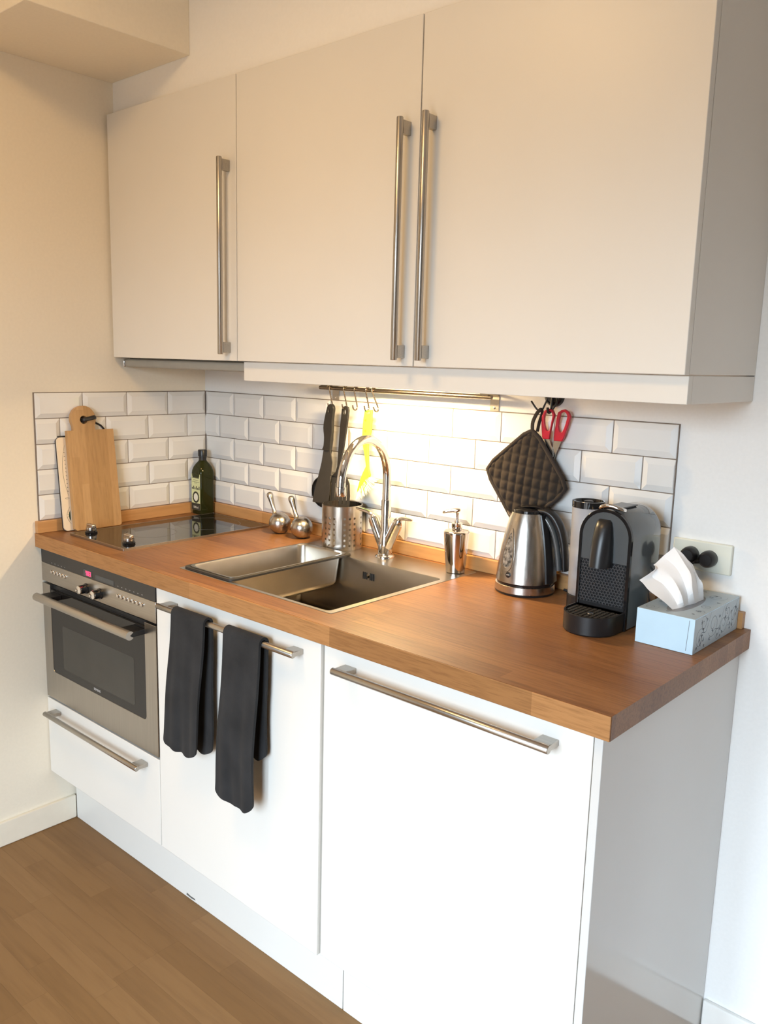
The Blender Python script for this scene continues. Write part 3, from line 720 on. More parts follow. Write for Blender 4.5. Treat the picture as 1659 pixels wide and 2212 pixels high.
def kr(z):
    for (ra, za), (rb_, zb_) in zip(KP[:-1], KP[1:]):
        if za <= z <= zb_: return ra + (rb_ - ra) * (z - za) / (zb_ - za)
    return KP[0][0] if z < KP[0][1] else KP[-1][0]
MB().lathe(KP, 64, cx=KX, cy=KY).build('body', M['steelround'], ke)
kv = math.atan2(CAM.y - KY, CAM.x - KX)
hd = Vector((math.cos(0.20), math.sin(0.20), 0))
MB().lathe([(0.0350, 1.1302), (0.0345, 1.1355), (0.0310, 1.1385), (0.0060, 1.1405)], 40, cx=KX, cy=KY).build('lid', M['blackgloss'], ke)
def kpt(s, z): return (KX + hd.x * s, KY + hd.y * s, z)
MB().tube(smoothpts([kpt(-0.016, 1.1400), kpt(0.006, 1.1440), kpt(0.028, 1.1435), kpt(0.046, 1.1380)], 4), [(0.0035, 0.012)] * 13, 12).build('lid_lever', M['blackgloss'], ke)
path = smoothpts([kpt(0.026, 1.1365), kpt(0.044, 1.1355), kpt(0.0590, 1.1275), kpt(0.0715, 1.1120), kpt(0.0825, 1.0890), kpt(0.0910, 1.0540), kpt(0.0965, 1.0030)], 5)
nn = len(path)
MB().tube(path, [(0.0070 + 0.0025 * math.sin(PI * min(1, k / nn * 1.1)), 0.0155) for k in range(nn)], 22, flat=(0, 0, 1)).build('handle', M['black'], ke, smooth=60)
path2 = smoothpts([kpt(0.026, 1.1260), kpt(0.042, 1.1200), kpt(0.0545, 1.1050), kpt(0.0655, 1.0830), kpt(0.0735, 1.0540), kpt(0.0785, 1.0260), kpt(0.0815, 1.0030)], 5)
MB().tube(path2, [(0.0068, 0.0120)] * len(path2), 16, flat=(0, 0, 1)).build('handle_liner', M['cmgrey'], ke, smooth=60)
# back strip on the handle side
mb = MB(); lo_ = []
ha = 0.20
for i in range(9):
    z = 0.972 + (1.128 - 0.972) * i / 8
    lo_.append([(KX + (kr(z) + q) * math.cos(ha + t), KY + (kr(z) + q) * math.sin(ha + t), z) for t, q in ((-0.50, 0.0004), (-0.46, 0.003), (-0.2, 0.0055), (0.2, 0.0055), (0.46, 0.003), (0.50, 0.0004))])
mb.loft(lo_, closed=False).build('back_strip', M['black'], ke)
# water window
wa = kv - 0.76
def wpt(a, zz, q): return (KX + (kr(zz) + q) * math.cos(a), KY + (kr(zz) + q) * math.sin(a), zz)
def wloop(sc_, q):
    out = []
    for k in range(28):
        t = 2 * PI * k / 28; z = 1.0450 + 0.0510 * sc_ * math.sin(t)
        wd = 0.265 * sc_ * (1.0 - 0.42 * (math.sin(t)))
        out.append(wpt(wa + wd * math.cos(t), z, q))
    return out
MB().loft([wloop(1.0, 0.0002), wloop(0.98, 0.0018), wloop(0.80, 0.0018), wloop(0.78, 0.0002)], ring=True).build('window_frame', M['steelround'], ke)
pane = MB().loft([wloop(0.80, 0.0004), wloop(0.80, 0.0012), wloop(0.4, 0.0013), wloop(0.03, 0.0013)]).build('water_window', plain('kettle_window_plastic', (0.16, 0.15, 0.14), 0.12, var=0.9, nscale=120), ke)
# badge
ba = kv - 0.62; bz = 0.9895
bc = Vector(wpt(ba, bz, 0.0004)); bn = Vector((math.cos(ba), math.sin(ba), 0.10)).normalized(); bt_ = Vector((-math.sin(ba), math.cos(ba), 0)); bu = bn.cross(bt_)
MB().lathe([(0.0068, -0.001), (0.0068, 0.0006), (0.0064, 0.0009)], 24, xf=lambda p: tuple(bc + bt_ * p[0] + bu * p[1] + bn * p[2])).build('badge', M['black'], ke)
tx = text('wilfa', 0.0048, M['printw'], ke, 'badge_lettering', tuple(bc + bn * 0.0010), (0, 0, 0), ext=0.0001)
tx.rotation_euler = Matrix((bt_, bu, bn)).transposed().to_euler()
# pouring lip
MB().tube([kpt(-0.032, 1.1120), kpt(-0.0440, 1.1215), kpt(-0.0505, 1.1290)], [(0.006, 0.014), (0.005, 0.012), (0.002, 0.008)], 12).build('pouring_lip', M['steelround'], ke)
cord = MB().tube(smoothpts([(1.4270, -0.0320, H + 0.0060), (1.4550, -0.0310, H + 0.0062), (1.4700, -0.0310, H + 0.030), (1.4560, -0.0300, 1.0020), (1.4470, -0.0260, 1.0080), (1.4600, -0.0250, 0.9900), (1.4900, -0.0250, 0.9600), (1.5300, -0.0250, H + 0.0062), (1.6100, -0.0245, H + 0.0062), (1.6850, -0.0225, H + 0.014), (1.7050, -0.0225, 1.000), (1.7085, -0.0262, 1.0540)], 5), 0.0032, 8).build('power_cord', M['black'])
tag(cord, 'black power cord looping behind the kettle to the wall socket', 'cord')

# ------------------------------------------------------------------ coffee machine
cm = thing('coffee_machine', (1.61, -0.15, H), 'slate grey arched capsule coffee machine with honeycomb front', 'coffee machine')
AX0, AX1, AZ = 1.5540, 1.6680, 1.1850
def arch(x0, x1, z0, ztop_, n=20):
    r = (x1 - x0) / 2; cx = (x0 + x1) / 2; zc = ztop_ - r
    return [(x0, z0), (x1, z0)] + [(cx + r * math.cos(PI * k / n), zc + r * math.sin(PI * k / n)) for k in range(n + 1)]
yf, yb = -0.2120, -0.0560
def archl(q, y, z0=H + 0.003): return [(a, y, b) for a, b in arch(AX0 + q, AX1 - q, z0, AZ - q)]
MB().loft([archl(0.001, yf + 0.007), archl(0.0, yf + 0.009), archl(0.0, yb - 0.022), archl(0.003, yb - 0.010), archl(0.010, yb - 0.003), archl(0.020, yb)]).build('body', M['cmgrey'], cm, smooth=35)
a_out, a_in = arch(AX0 - 0.0004, AX1 + 0.0004, H + 0.0003, AZ + 0.0004), arch(AX0 + 0.0062, AX1 - 0.0062, H + 0.008, AZ - 0.0062)
MB().frame(a_out, a_in, yf, yf + 0.0085, XZ).build('front_frame', M['blackgloss'], cm, smooth=35, bevel=0.0008)
GX0, GX1, GZ0, GZ1 = AX0 + 0.0064, AX1 - 0.0064, 0.9875, 1.0760
pl = [(a, b) for a, b in arch(AX0 + 0.0064, AX1 - 0.0064, GZ1 + 0.0012, AZ - 0.0064)]
MB().prism(pl, yf + 0.0012, yf + 0.0070, XZ).build('front_plate', M['cmplate'], cm, smooth=35)
MB().box(GX0, yf + 0.0050, GZ0 - 0.040, GX1, yf + 0.0068, GZ1).build('grille_back', M['black'], cm, smooth=0)
# honeycomb grille
mb = MB(); R = 0.00405; dx = R * math.sqrt(3); dz = R * 1.5
rows_n = int((GZ1 - GZ0) / dz) + 1; cols_n = int((GX1 - GX0) / dx) + 1
for j in range(rows_n):
    for i in range(cols_n + 1):
        cx = GX0 + 0.0022 + i * dx + (dx / 2 if j % 2 else 0); cz = GZ0 + 0.002 + j * dz
        if cx > GX1 - 0.001: continue
        o6 = [(min(max(cx + R * math.sin(PI / 3 * k), GX0), GX1), min(max(cz + R * math.cos(PI / 3 * k), GZ0), GZ1)) for k in range(6)]
        i6 = [(min(max(cx + 0.0031 * math.sin(PI / 3 * k), GX0 + .0004), GX1 - .0004), min(max(cz + 0.0031 * math.cos(PI / 3 * k), GZ0 + .0004), GZ1 - .0004)) for k in range(6)]
        mb.add([(a, yf + 0.0022, b) for a, b in o6] + [(a, yf + 0.0022, b) for a, b in i6] + [(a, yf + 0.0049, b) for a, b in i6], [(k, (k + 1) % 6, 6 + (k + 1) % 6, 6 + k) for k in range(6)] + [(6 + k, 6 + (k + 1) % 6, 12 + (k + 1) % 6, 12 + k) for k in range(6)])
stuff(mb.build('grille', M['cmgrille'], cm, smooth=0))
# spout head: tapered nose over the tray
lp = []
for q, z in ((0.0, 1.1640), (0.25, 1.1600), (0.5, 1.1480), (0.75, 1.1200), (0.92, 1.0900), (1.0, 1.0685)):
    w = 0.0115 + 0.0115 * min(1, q * 1.15) ** 0.8; dpt = 0.004 + 0.030 * q
    lp.append([(1.6085 + w * math.cos(PI + PI * k / 14), yf + 0.0012 - dpt * abs(math.sin(PI + PI * k / 14)) ** 0.9, z) for k in range(15)] + [(1.6085 + w * math.cos(2 * PI - PI * k / 14) * 0.98, yf + 0.0018, z) for k in range(15)])
MB().loft(lp).build('spout_head', M['black'], cm, smooth=50)
# drip tray
TCX, TCY, TR = 1.6105, -0.2450, 0.0555
def dshape(r, yback):
    pts = [(TCX + r * math.cos(PI + PI * k / 28), TCY + r * math.sin(PI + PI * k / 28)) for k in range(29)]
    return pts + [(TCX + r, yback), (TCX - r, yback)]
mb = MB().loft([L3(dshape(TR - 0.002, yf - 0.0008), H + 0.0003), L3(dshape(TR, yf - 0.0008), H + 0.003), L3(dshape(TR, yf - 0.0008), 0.9800), L3(dshape(TR - 0.0035, yf - 0.0008), 0.9806), L3(dshape(TR - 0.004, yf - 0.0008), 0.9762)], cap1=True)
mb.build('drip_tray', M['black'], cm, smooth=35)
mb = MB()
for i in range(10):
    xx = TCX - 0.045 + i * 0.010
    hh = math.sqrt(max(0, (TR - 0.007) ** 2 - (xx - TCX) ** 2))
    yy0 = TCY - hh + 0.001; yy1 = yf - 0.003
    n = max(2, int((yy1 - yy0) / 0.0055))
    for k in range(n): mb.box(xx - 0.0032, yy0 + k * 0.0055, 0.9763, xx + 0.0032, yy0 + k * 0.0055 + 0.0032, 0.9782)
stuff(mb.build('tray_grid', M['nylongrey'], cm, smooth=0))
MB().lathe([(0.0065, 0.9783), (0.0060, 0.9796), (0.001, 0.9799)], 20, cx=TCX + 0.004, cy=TCY - 0.012).build('tray_float', M['chrome'], cm)
# top lever
MB().tube(smoothpts([(1.594, yf + 0.006, 1.1848), (1.600, yf + 0.004, 1.1895), (1.6165, yf + 0.006, 1.1920), (1.634, yf + 0.012, 1.1870), (1.640, yf + 0.022, 1.1835)], 5), (0.0042), 12, flat=(0, 0, 1)).build('lever_ring', M['chrome'], cm, smooth=60)
MB().box(1.592, yf + 0.012, 1.1835, 1.630, yb - 0.055, 1.1868).build('capsule_lid', M['blackgloss'], cm, bevel=0.0014, seg=3)
# water tank to the side
TKX, TKY, TKR = 1.5165, -0.1100, 0.0330
tk = MB().lathe([(TKR - 0.001, 0.9720), (TKR, 0.9740), (TKR + 0.0015, 1.1660), (TKR - 0.0010, 1.1660), (TKR - 0.0025, 0.9760), (0.002, 0.9755)], 44, cx=TKX, cy=TKY, cap1=True).build('water_tank', M['clear'], cm)
MB().lathe([(TKR + 0.002, 1.1662), (TKR + 0.0022, 1.1800), (TKR - 0.0018, 1.1805), (TKR - 0.0040, 1.1745), (0.002, 1.1740)], 44, cx=TKX, cy=TKY).build('tank_lid', M['blackgloss'], cm)
MB().lathe([(0.0100, 1.1745), (0.0100, 1.1790), (0.0085, 1.1800)], 20, cx=TKX, cy=TKY).build('tank_cap', M['black'], cm)
MB().lathe([(TKR + 0.001, H + 0.0003), (TKR + 0.001, 0.9700), (TKR - 0.002, 0.9715)], 40, cx=TKX, cy=TKY).build('tank_foot', M['black'], cm)
MB().box(TKX + 0.010, TKY - 0.014, H + 0.0003, AX0 + 0.002, TKY + 0.014, 0.962).build('tank_arm', M['black'], cm, bevel=0.001)

# ------------------------------------------------------------------ wall socket and plugs
sk = thing('wall_socket', (1.733, -0.006, 1.078), 'ivory double wall socket plate behind the tissue box', 'socket')
MB().box(1.6705, -0.0105, 1.0460, 1.7960, -0.0005, 1.1100).build('plate', M['socket'], sk, bevel=0.003, seg=3)
def plug(px, pz, label, side):
    t = thing('plug', (px, -0.02, pz), label, 'plug', 'plugs in the socket')
    MB().lathe([(0.0175, 0.0), (0.0178, 0.010), (0.0165, 0.020), (0.0120, 0.0245)], 30, xf=lambda p: (px + p[0], -0.0107 - p[2], pz + p[1])).build('body', M['black'], t)
    d = Vector(side).normalized(); c = Vector((px, -0.0270, pz))
    MB().tube([tuple(c), tuple(c + d * 0.014), tuple(c + d * 0.026)], [0.0068, 0.0060, 0.0042], 12).build('strain_relief', M['black'], t)
    return t
plug(1.7117, 1.0795, 'black round plug in the half of the socket nearer the coffee machine', (-0.15, 0, -1))
plug(1.7513, 1.0765, 'black round plug with sideways cable, in the half farther from the coffee machine', (-0.95, 0, -0.35))
c2 = MB().tube(smoothpts([(1.7270, -0.0280, 1.0675), (1.7150, -0.0350, 1.0600), (1.7000, -0.0370, 1.0450), (1.6680, -0.0420, 1.0320), (1.6400, -0.0520, 1.0300)], 5), 0.0034, 8).build('power_cord', M['black'])
tag(c2, 'black power cord running from the socket to the back of the coffee machine', 'cord')

# ------------------------------------------------------------------ tissue box
tb = thing('tissue_box', (1.766, -0.13, H), 'pale blue tissue box with scroll pattern, a tissue pulled out', 'tissue box')
QX0, QX1, QY0, QY1, QZ = 1.7085, 1.8225, -0.2500, -0.0180, 1.0105
MB().box(QX0, QY0, H + 0.0004, QX1, QY1, QZ - 0.0006).build('carton', M['carton'], tb, bevel=0.0008)
MB().box(QX1 - 0.0002, QY0 + 0.0006, H + 0.0010, QX1 + 0.0002, QY1 - 0.0006, QZ - 0.0012).build('printed_side', M['cartongrey'], tb, smooth=0)
MB().box(QX0 + 0.0006, QY0 + 0.0006, QZ - 0.0008, QX1 - 0.0006, QY1 - 0.0006, QZ).build('printed_top', M['cartongrey'], tb, smooth=0)
def spiral(cx, cy, r0, turns, a0, sgn=1, n=26, shrink=0.85):
    return [(cx + r0 * (1 - shrink * k / n) * math.cos(a0 + sgn * 2 * PI * turns * k / n), cy + r0 * (1 - shrink * k / n) * math.sin(a0 + sgn * 2 * PI * turns * k / n)) for k in range(n + 1)]
def ribbon(mb, pts, w, xf):
    n = len(pts); L_, R_ = [], []
    for i in range(n):
        ax, ay = pts[min(i + 1, n - 1)][0] - pts[max(i - 1, 0)][0], pts[min(i + 1, n - 1)][1] - pts[max(i - 1, 0)][1]
        l = math.hypot(ax, ay) or 1; ww = w * (0.45 + 0.55 * math.sin(PI * (i + 0.5) / n))
        L_.append((pts[i][0] - ay / l * ww, pts[i][1] + ax / l * ww, 0)); R_.append((pts[i][0] + ay / l * ww, pts[i][1] - ax / l * ww, 0))
    mb.add(L_ + R_, [(i, i + 1, n + i + 1, n + i) for i in range(n - 1)], xf)
def leaf(mb, cx, cy, l, a, xf):
    pts = [(0, 0), (0.35 * l, 0.16 * l), (l, 0), (0.35 * l, -0.16 * l)]
    mb.add([(cx + x * math.cos(a) - y * math.sin(a), cy + x * math.sin(a) + y * math.cos(a), 0) for x, y in pts], [(0, 1, 2, 3)], xf)
random.seed(21)
for face in ('side', 'top'):
    mb = MB()
    if face == 'side': xf = lambda p: (QX1 + 0.00035, QY0 + p[0], H + p[1]); Wd, Hd = QY1 - QY0, QZ - H
    else: xf = lambda p: (QX0 + p[1], QY0 + p[0], QZ + 0.00015); Wd, Hd = QY1 - QY0, QX1 - QX0
    sp_ = [(0.03, 0.025, 0.022, 1.5, 0.4, 1), (0.045, 0.052, 0.016, 1.4, 2.2, -1), (0.095, 0.040, 0.026, 1.5, 3.6, 1), (0.150, 0.030, 0.021, 1.5, 0.2, -1), (0.170, 0.050, 0.018, 1.6, 1.4, 1), (0.205, 0.036, 0.026, 1.4, 4.4, 1), (0.120, 0.018, 0.013, 1.5, 5.2, -1)]
    if face == 'top': sp_ = [(0.025, 0.018, 0.014, 1.4, 1, 1), (0.06, 0.098, 0.012, 1.4, 3, -1), (0.10, 0.097, 0.013, 1.5, 2, 1), (0.185, 0.085, 0.020, 1.5, 1, 1), (0.21, 0.040, 0.017, 1.5, 4, -1), (0.18, 0.018, 0.013, 1.4, 2, 1)]
    for q in sp_: ribbon(mb, spiral(*q), 0.0006, xf)
    for k in range(26):
        cx, cy = random.uniform(0.012, Wd - 0.012), random.uniform(0.008, Hd - 0.010)
        if face == 'top' and 0.02 < cy - 0.0 < 0.09 and 0.02 < cx < 0.17: continue
        a = random.uniform(0, 6.28)
        for s in (-0.6, 0, 0.6): leaf(mb, cx, cy, random.uniform(0.006, 0.011), a + s, xf)
    if face == 'side':
        for k in range(3):
            x0_ = 0.02 + 0.075 * k
            ribbon(mb, [(x0_ + 0.06 * t, 0.012 + 0.05 * t + 0.010 * math.sin(7 * t + k)) for t in [q / 14 for q in range(15)]], 0.0006, xf)
    stuff(mb.build('scroll_pattern', M['cartonprint'], tb, smooth=0, recalc=False))
# slot and tissue
slot = [(1.7660 + 0.0235 * math.cos(t), -0.152 + 0.078 * math.sin(t)) for t in [2 * PI * k / 32 for k in range(32)]]
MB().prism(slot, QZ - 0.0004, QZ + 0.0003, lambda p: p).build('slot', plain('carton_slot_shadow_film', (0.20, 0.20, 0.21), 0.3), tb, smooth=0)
MB().prism([(QX1 - 0.0135, H + 0.006), (QX1 - 0.0125, H + 0.006), (QX1 - 0.0095, QZ - 0.004), (QX1 - 0.0105, QZ - 0.004)], QY0 - 0.0002, QY0 + 0.0002, XZ).build('flap_edge', M['cartonprint'], tb, smooth=0)
TIS = [
[(1.7674, -0.2150, 1.0080), (1.7715, -0.2000, 1.0080), (1.7729, -0.1800, 1.0075), (1.7743, -0.1600, 1.0058), (1.7771, -0.1400, 1.0068), (1.7783, -0.1200, 1.0081), (1.7785, -0.1000, 1.0098)],
[(1.7483, -0.2250, 1.0256), (1.7555, -0.1950, 1.0283), (1.7722, -0.2000, 1.0398), (1.7723, -0.1650, 1.0331), (1.7830, -0.1750, 1.0451), (1.7765, -0.1300, 1.0385), (1.7844, -0.1250, 1.0423)],
[(1.7185, -0.2250, 1.0406), (1.7314, -0.1950, 1.0502), (1.7482, -0.1850, 1.0620), (1.7607, -0.1700, 1.0633), (1.7772, -0.1750, 1.0752), (1.7722, -0.1350, 1.0641), (1.7839, -0.1300, 1.0519)],
[(1.7024, -0.2220, 1.0526), (1.7096, -0.1950, 1.0610), (1.7242, -0.1800, 1.0755), (1.7411, -0.1650, 1.0824), (1.7625, -0.1650, 1.0895), (1.7691, -0.1450, 1.0827), (1.7762, -0.1300, 1.0592)],
[(1.6961, -0.2220, 1.0566), (1.7147, -0.1900, 1.0786), (1.7004, -0.1750, 1.0811), (1.7135, -0.1600, 1.0974), (1.7327, -0.1550, 1.1203), (1.7501, -0.1500, 1.1062), (1.7650, -0.1400, 1.0874)]]
cols7 = list(zip(*TIS))
dense = [smoothpts(c, 6) for c in cols7]
NV = len(dense[0]); rows_d = []
random.seed(4)
ph = [random.uniform(0, 6.28) for _ in range(8)]
tri_ = lambda x: abs((x / PI) % 2 - 1) * 2 - 1                        # sharp creases
for j in range(NV):
    base = [Vector(c[j]) for c in dense]; row = []; q = j / (NV - 1)
    for i in range(6):
        for k in range(6):
            row.append(base[i].lerp(base[i + 1], k / 6))
    row.append(base[6])
    out_ = []
    for i, pnt in enumerate(row):
        f = i / (len(row) - 1)
        cr_ = 0.0018 * (1 - q) ** 0.8 * tri_(f * 17 + 1.5 * q + ph[0]) + 0.0013 * (1 - 0.6 * q) * tri_(f * 7.5 - 3.0 * q + ph[1]) + 0.0009 * tri_(f * 11 + 6 * q + ph[2])
        out_.append((pnt.x + 0.4 * cr_, pnt.y + cr_, pnt.z + (0.0012 * tri_(f * 23 + ph[3]) if q > 0.95 else 0)))
    rows_d.append(out_)
MB().loft(rows_d, closed=False).build('tissue', M['tissue'], tb, smooth=22, recalc=False, solid=0.0003)

# ------------------------------------------------------------------ oil bottle
OX, OY = 0.0500, -0.0510
ob = thing('oil_bottle', (OX, OY, H), 'square green glass oil bottle in the tiled corner', 'bottle')
def sq(h, r, z, n=6): return [(OX + x, OY + y, z) for x, y in rr(-h, -h, h, h, r, n)]
zb = H + 0.0003
MB().loft([sq(0.0260, 0.010, zb), sq(0.0285, 0.011, zb + 0.004), sq(0.0285, 0.011, 1.055), sq(0.0298, 0.013, 1.078), sq(0.0295, 0.015, 1.088), sq(0.0270, 0.0175, 1.100), sq(0.0215, 0.0175, 1.111), sq(0.0150, 0.0145, 1.119), sq(0.0122, 0.0121, 1.124), sq(0.0120, 0.0119, 1.136)]).build('glass', M['glassgreen'], ob, smooth=50)
MB().loft([sq(0.0225, 0.009, zb + 0.006), sq(0.0250, 0.010, zb + 0.010), sq(0.0250, 0.010, 1.050), sq(0.0258, 0.012, 1.074), sq(0.0250, 0.012, 1.0745)]).build('oil', M['oil'], ob, smooth=50)
MB().lathe([(0.0128, 1.1210), (0.0130, 1.1365), (0.0150, 1.1370), (0.0152, 1.1560), (0.0140, 1.1582)], 32, cx=OX, cy=OY).build('cap', M['black'], ob)
ly = OY - 0.0287
lb = MB().prism(rr(OX - 0.0235, 0.9560, OX + 0.0235, 1.0780, 0.002), ly - 0.0004, ly - 0.0001, XZ).build('label', M['label'], ob, smooth=0)
MB().prism(rr(OX - 0.0233, 0.9562, OX + 0.0233, 0.9790, 0.0015), ly - 0.0006, ly - 0.0003, XZ).build('label_band', M['labeldark'], lb, smooth=0)
mb = MB()
for (w, z, h) in ((0.010, 1.0735, 0.0013), (0.018, 1.0680, 0.0013), (0.020, 1.0635, 0.0020), (0.014, 1.0565, 0.0013), (0.021, 1.0505, 0.0013), (0.009, 1.0465, 0.0013)):
    n = int(w * 2 / 0.0030)
    for k in range(n):
        xa = OX - w + k * 0.0030; mb.box(xa, ly - 0.0006, z, xa + 0.0021, ly - 0.0002, z + h)
for k in range(18):
    a = 2 * PI * k / 18
    mb.prism(circ(OX + 0.0150 * math.cos(a), 0.9995 + 0.0165 * math.sin(a), 0.0036, 7), ly - 0.0006, ly - 0.0002, XZ)
for k in range(6): mb.box(OX - 0.021 + k * 0.0074, ly - 0.0006, 1.0255, OX - 0.0165 + k * 0.0074, ly - 0.0002, 1.0320 + 0.005 * (k % 2))
stuff(mb.build('label_print', M['labeldark'], lb, smooth=0))
MB().prism([(OX + 0.0105 * math.cos(t), 0.9995 + 0.0125 * math.sin(t)) for t in [2 * PI * k / 28 for k in range(28)]], ly - 0.0009, ly - 0.0003, XZ).build('label_medallion', M['labelwhite'], lb, smooth=0)
text('500ml', 0.0110, M['labelwhite'], lb, 'volume_lettering', (OX, ly - 0.0008, 0.9650), (PI / 2, 0, 0), ext=0.0001)

# ------------------------------------------------------------------ cutting boards leaning on the side wall
al = math.atan(0.036 / 0.37)
def lean(x0, z0): return lambda p: (x0 - p[1] * math.sin(al) + p[2] * math.cos(al), p[0], z0 + p[1] * math.cos(al) + p[2] * math.sin(al))
cb = thing('cutting_board', (0.05, -0.44, H), 'bamboo cutting board with round handle and black strap', 'cutting board')
y0, y1, ym = -0.5215, -0.3660, -0.4650
hw = 0.2985
prof = rr(y0, 0, y1, hw, 0.006, 4)
neckL, neckR, rc, zc_ = ym - 0.0345, ym + 0.0345, 0.0395, 0.3315
head = []
a0 = math.asin(-0.0345 / rc)
body_ = [(y0 + 0.006, 0.0), (y1 - 0.008, 0.0), (y1 - 0.0023, 0.0023), (y1, 0.008), (y1 - 0.004, hw)]
arcp = []
aS = -math.acos(0.0345 / rc); aE = PI + math.acos(0.0345 / rc)
for k in range(25):
    a = aS + (aE - aS) * k / 24
    arcp.append((ym + rc * math.cos(a), zc_ + rc * math.sin(a)))
poly = body_ + [(neckR, hw)] + arcp + [(neckL, hw), (y0 + 0.001, hw), (y0, 0.006)]
# the finger hole: cut the outline into a keyhole so that the hole is real
hc = (ym, 0.3290); hrr = 0.0122
ktop = max(range(len(poly)), key=lambda i: poly[i][1])
ringh = [(hc[0] + hrr * math.sin(t), hc[1] + hrr * math.cos(t)) for t in [-2 * PI * k / 20 for k in range(21)]]
ringh = [(hc[0] - hrr * math.sin(2 * PI * k / 20), hc[1] + hrr * math.cos(2 * PI * k / 20)) for k in range(21)]
poly2 = poly[:ktop + 1] + list(reversed(ringh)) + poly[ktop:]
LB = lean(0.0455, H + 0.0006)
mb = MB()
bmx = bmesh.new()
vsA = [bmx.verts.new((a, b, 0)) for a, b in poly]; eA = [bmx.edges.new((vsA[i], vsA[(i + 1) % len(vsA)])) for i in range(len(vsA))]
rh = circ(hc[0], hc[1], hrr, 20); vsB = [bmx.verts.new((a, b, 0)) for a, b in rh]; eB = [bmx.edges.new((vsB[i], vsB[(i + 1) % 20])) for i in range(20)]
bmesh.ops.triangle_fill(bmx, use_beauty=True, edges=eA + eB)
bmx.verts.index_update()
tris = [tuple(v.index for v in f.verts) for f in bmx.faces]; flat_ = [tuple(v.co) for v in bmx.verts]; bmx.free()
nA, nB = len(poly), 20; nv = len(flat_)
vs = [(p[0], p[1], 0.0) for p in flat_] + [(p[0], p[1], 0.0145) for p in flat_]
fs = [tuple(reversed(t)) for t in tris] + [tuple(i + nv for i in t) for t in tris]
fs += [(i, (i + 1) % nA, nv + (i + 1) % nA, nv + i) for i in range(nA)] + [(nA + i, nA + (i + 1) % nB, nv + nA + (i + 1) % nB, nv + nA + i) for i in range(nB)]
mb.add(vs, fs, LB)
mb.build('board', M['bamboo'], cb, smooth=35)
stp = [(hc[0] - 0.002, hc[1] - 0.001, 0.004), (hc[0], hc[1], 0.0170), (hc[0] + 0.015, hc[1] + 0.003, 0.0195), (hc[0] + 0.032, hc[1] + 0.006, 0.0185), (hc[0] + 0.0415, hc[1] + 0.0065, 0.009), (hc[0] + 0.043, hc[1] + 0.000, -0.004), (hc[0] + 0.050, hc[1] - 0.010, -0.006), (hc[0] + 0.066, hc[1] - 0.019, -0.006), (hc[0] + 0.078, hc[1] - 0.034, -0.005)]
MB().tube([LB(p) for p in smoothpts(stp, 4)], [(0.0062, 0.0028)] * 33, 12, flat=(0, 0, 1)).build('strap', M['strap'], cb)
cb2 = thing('serving_board', (0.035, -0.47, H), 'cream serving board with line drawings behind the bamboo board', 'serving board')
LC = lean(0.0330, H + 0.0004)
P2 = rr(-0.5480, 0.0, -0.3900, 0.2800, 0.012, 6)
MB().prism(P2, 0.0, 0.0045, LC).build('backing', M['strap'], cb2, smooth=35)
MB().prism(rr(-0.5472, 0.0008, -0.3908, 0.2792, 0.012, 6), 0.0046, 0.0096, LC).build('panel', M['cream'], cb2, smooth=35)
MB().prism(rr(-0.5405, 0.2805, -0.4450, 0.2835, 0.0012, 2), 0.0010, 0.0110, LC).build('clip', M['strap'], cb2, smooth=0)
mb = MB(); dx_ = lambda p: LC((p[0], p[1], 0.0098))
bx = lambda u, v: (-0.5472 + u, v)
fish = [(0.0225 + 0.0115 * math.sin(PI * t) * -1 + 0.012 * t * 0, 0.255 - 0.150 * t) for t in [k / 16 for k in range(17)]]
ribbon(mb, [bx(a, b) for a, b in fish], 0.0005, dx_)
ribbon(mb, [bx(0.0225 + 0.0105 * math.cos(t) * 0.6 - 0.0045, 0.098 + 0.0022 * math.sin(t)) for t in [2 * PI * k / 14 for k in range(15)]], 0.0004, dx_)
for k in range(11):
    leaf(mb, *bx(0.0175 + 0.0002 * k, 0.235 - 0.0115 * k), 0.0058, -0.5, dx_)
ribbon(mb, [bx(0.0235 - 0.0115 * math.sin(PI * t), 0.072 - 0.052 * t) for t in [k / 12 for k in range(13)]], 0.0005, dx_)
for k in range(4): ribbon(mb, [bx(0.0235 - 0.0105 * math.sin(PI * (0.2 + 0.2 * k)), 0.072 - 0.052 * (0.2 + 0.2 * k)), bx(0.021, 0.046)], 0.0004, dx_)
stuff(mb.build('line_drawing', M['labeldark'], cb2, smooth=0, recalc=False))
mb = MB(); mb.add([(a, b, 0) for a, b in [bx(0.0235 - 0.0055 * math.sin(PI * t), 0.062 - 0.034 * t) for t in [k / 10 for k in range(11)]]], [tuple(range(11))], dx_)
mb.build('drawn_leaf', plain('dark_green_print', (0.015, 0.06, 0.045), 0.5), cb2, smooth=0, recalc=False)

# ------------------------------------------------------------------ utensil rail, hooks and utensils
RZ, RY = 1.3870, -0.0450
ra = thing('utensil_rail', (0.9, RY, RZ), 'steel utensil rail on the tiles under the double wall cabinet', 'rail')
MB().tube([(0.6075, RY, RZ), (1.2050, RY, RZ)], 0.0058, 16).build('bar', M['rail'], ra)
for xx in (0.628, 1.185):
    b_ = MB().prism([(-0.0005, 1.3485), (-0.0005, 1.4020), (-0.0025, 1.4020), (-0.0060, 1.3960), (RY - 0.004, 1.3945), (RY - 0.008, 1.3910), (RY - 0.006, 1.3900), (RY + 0.001, 1.3935), (-0.0075, 1.3925), (-0.0025, 1.3860), (-0.0025, 1.3485)], xx - 0.0130, xx + 0.0130, lambda p: (p[2], p[0], p[1]))
    br = b_.build('bracket', M['steel'], ra, smooth=0)
    MB().lathe([(0.0030, 0), (0.0030, 0.0008), (0.0015, 0.0012)], 12, xf=lambda p: (xx + p[0], -0.0026 - p[2], 1.3590 + p[1])).build('screw', M['chrome'], br)
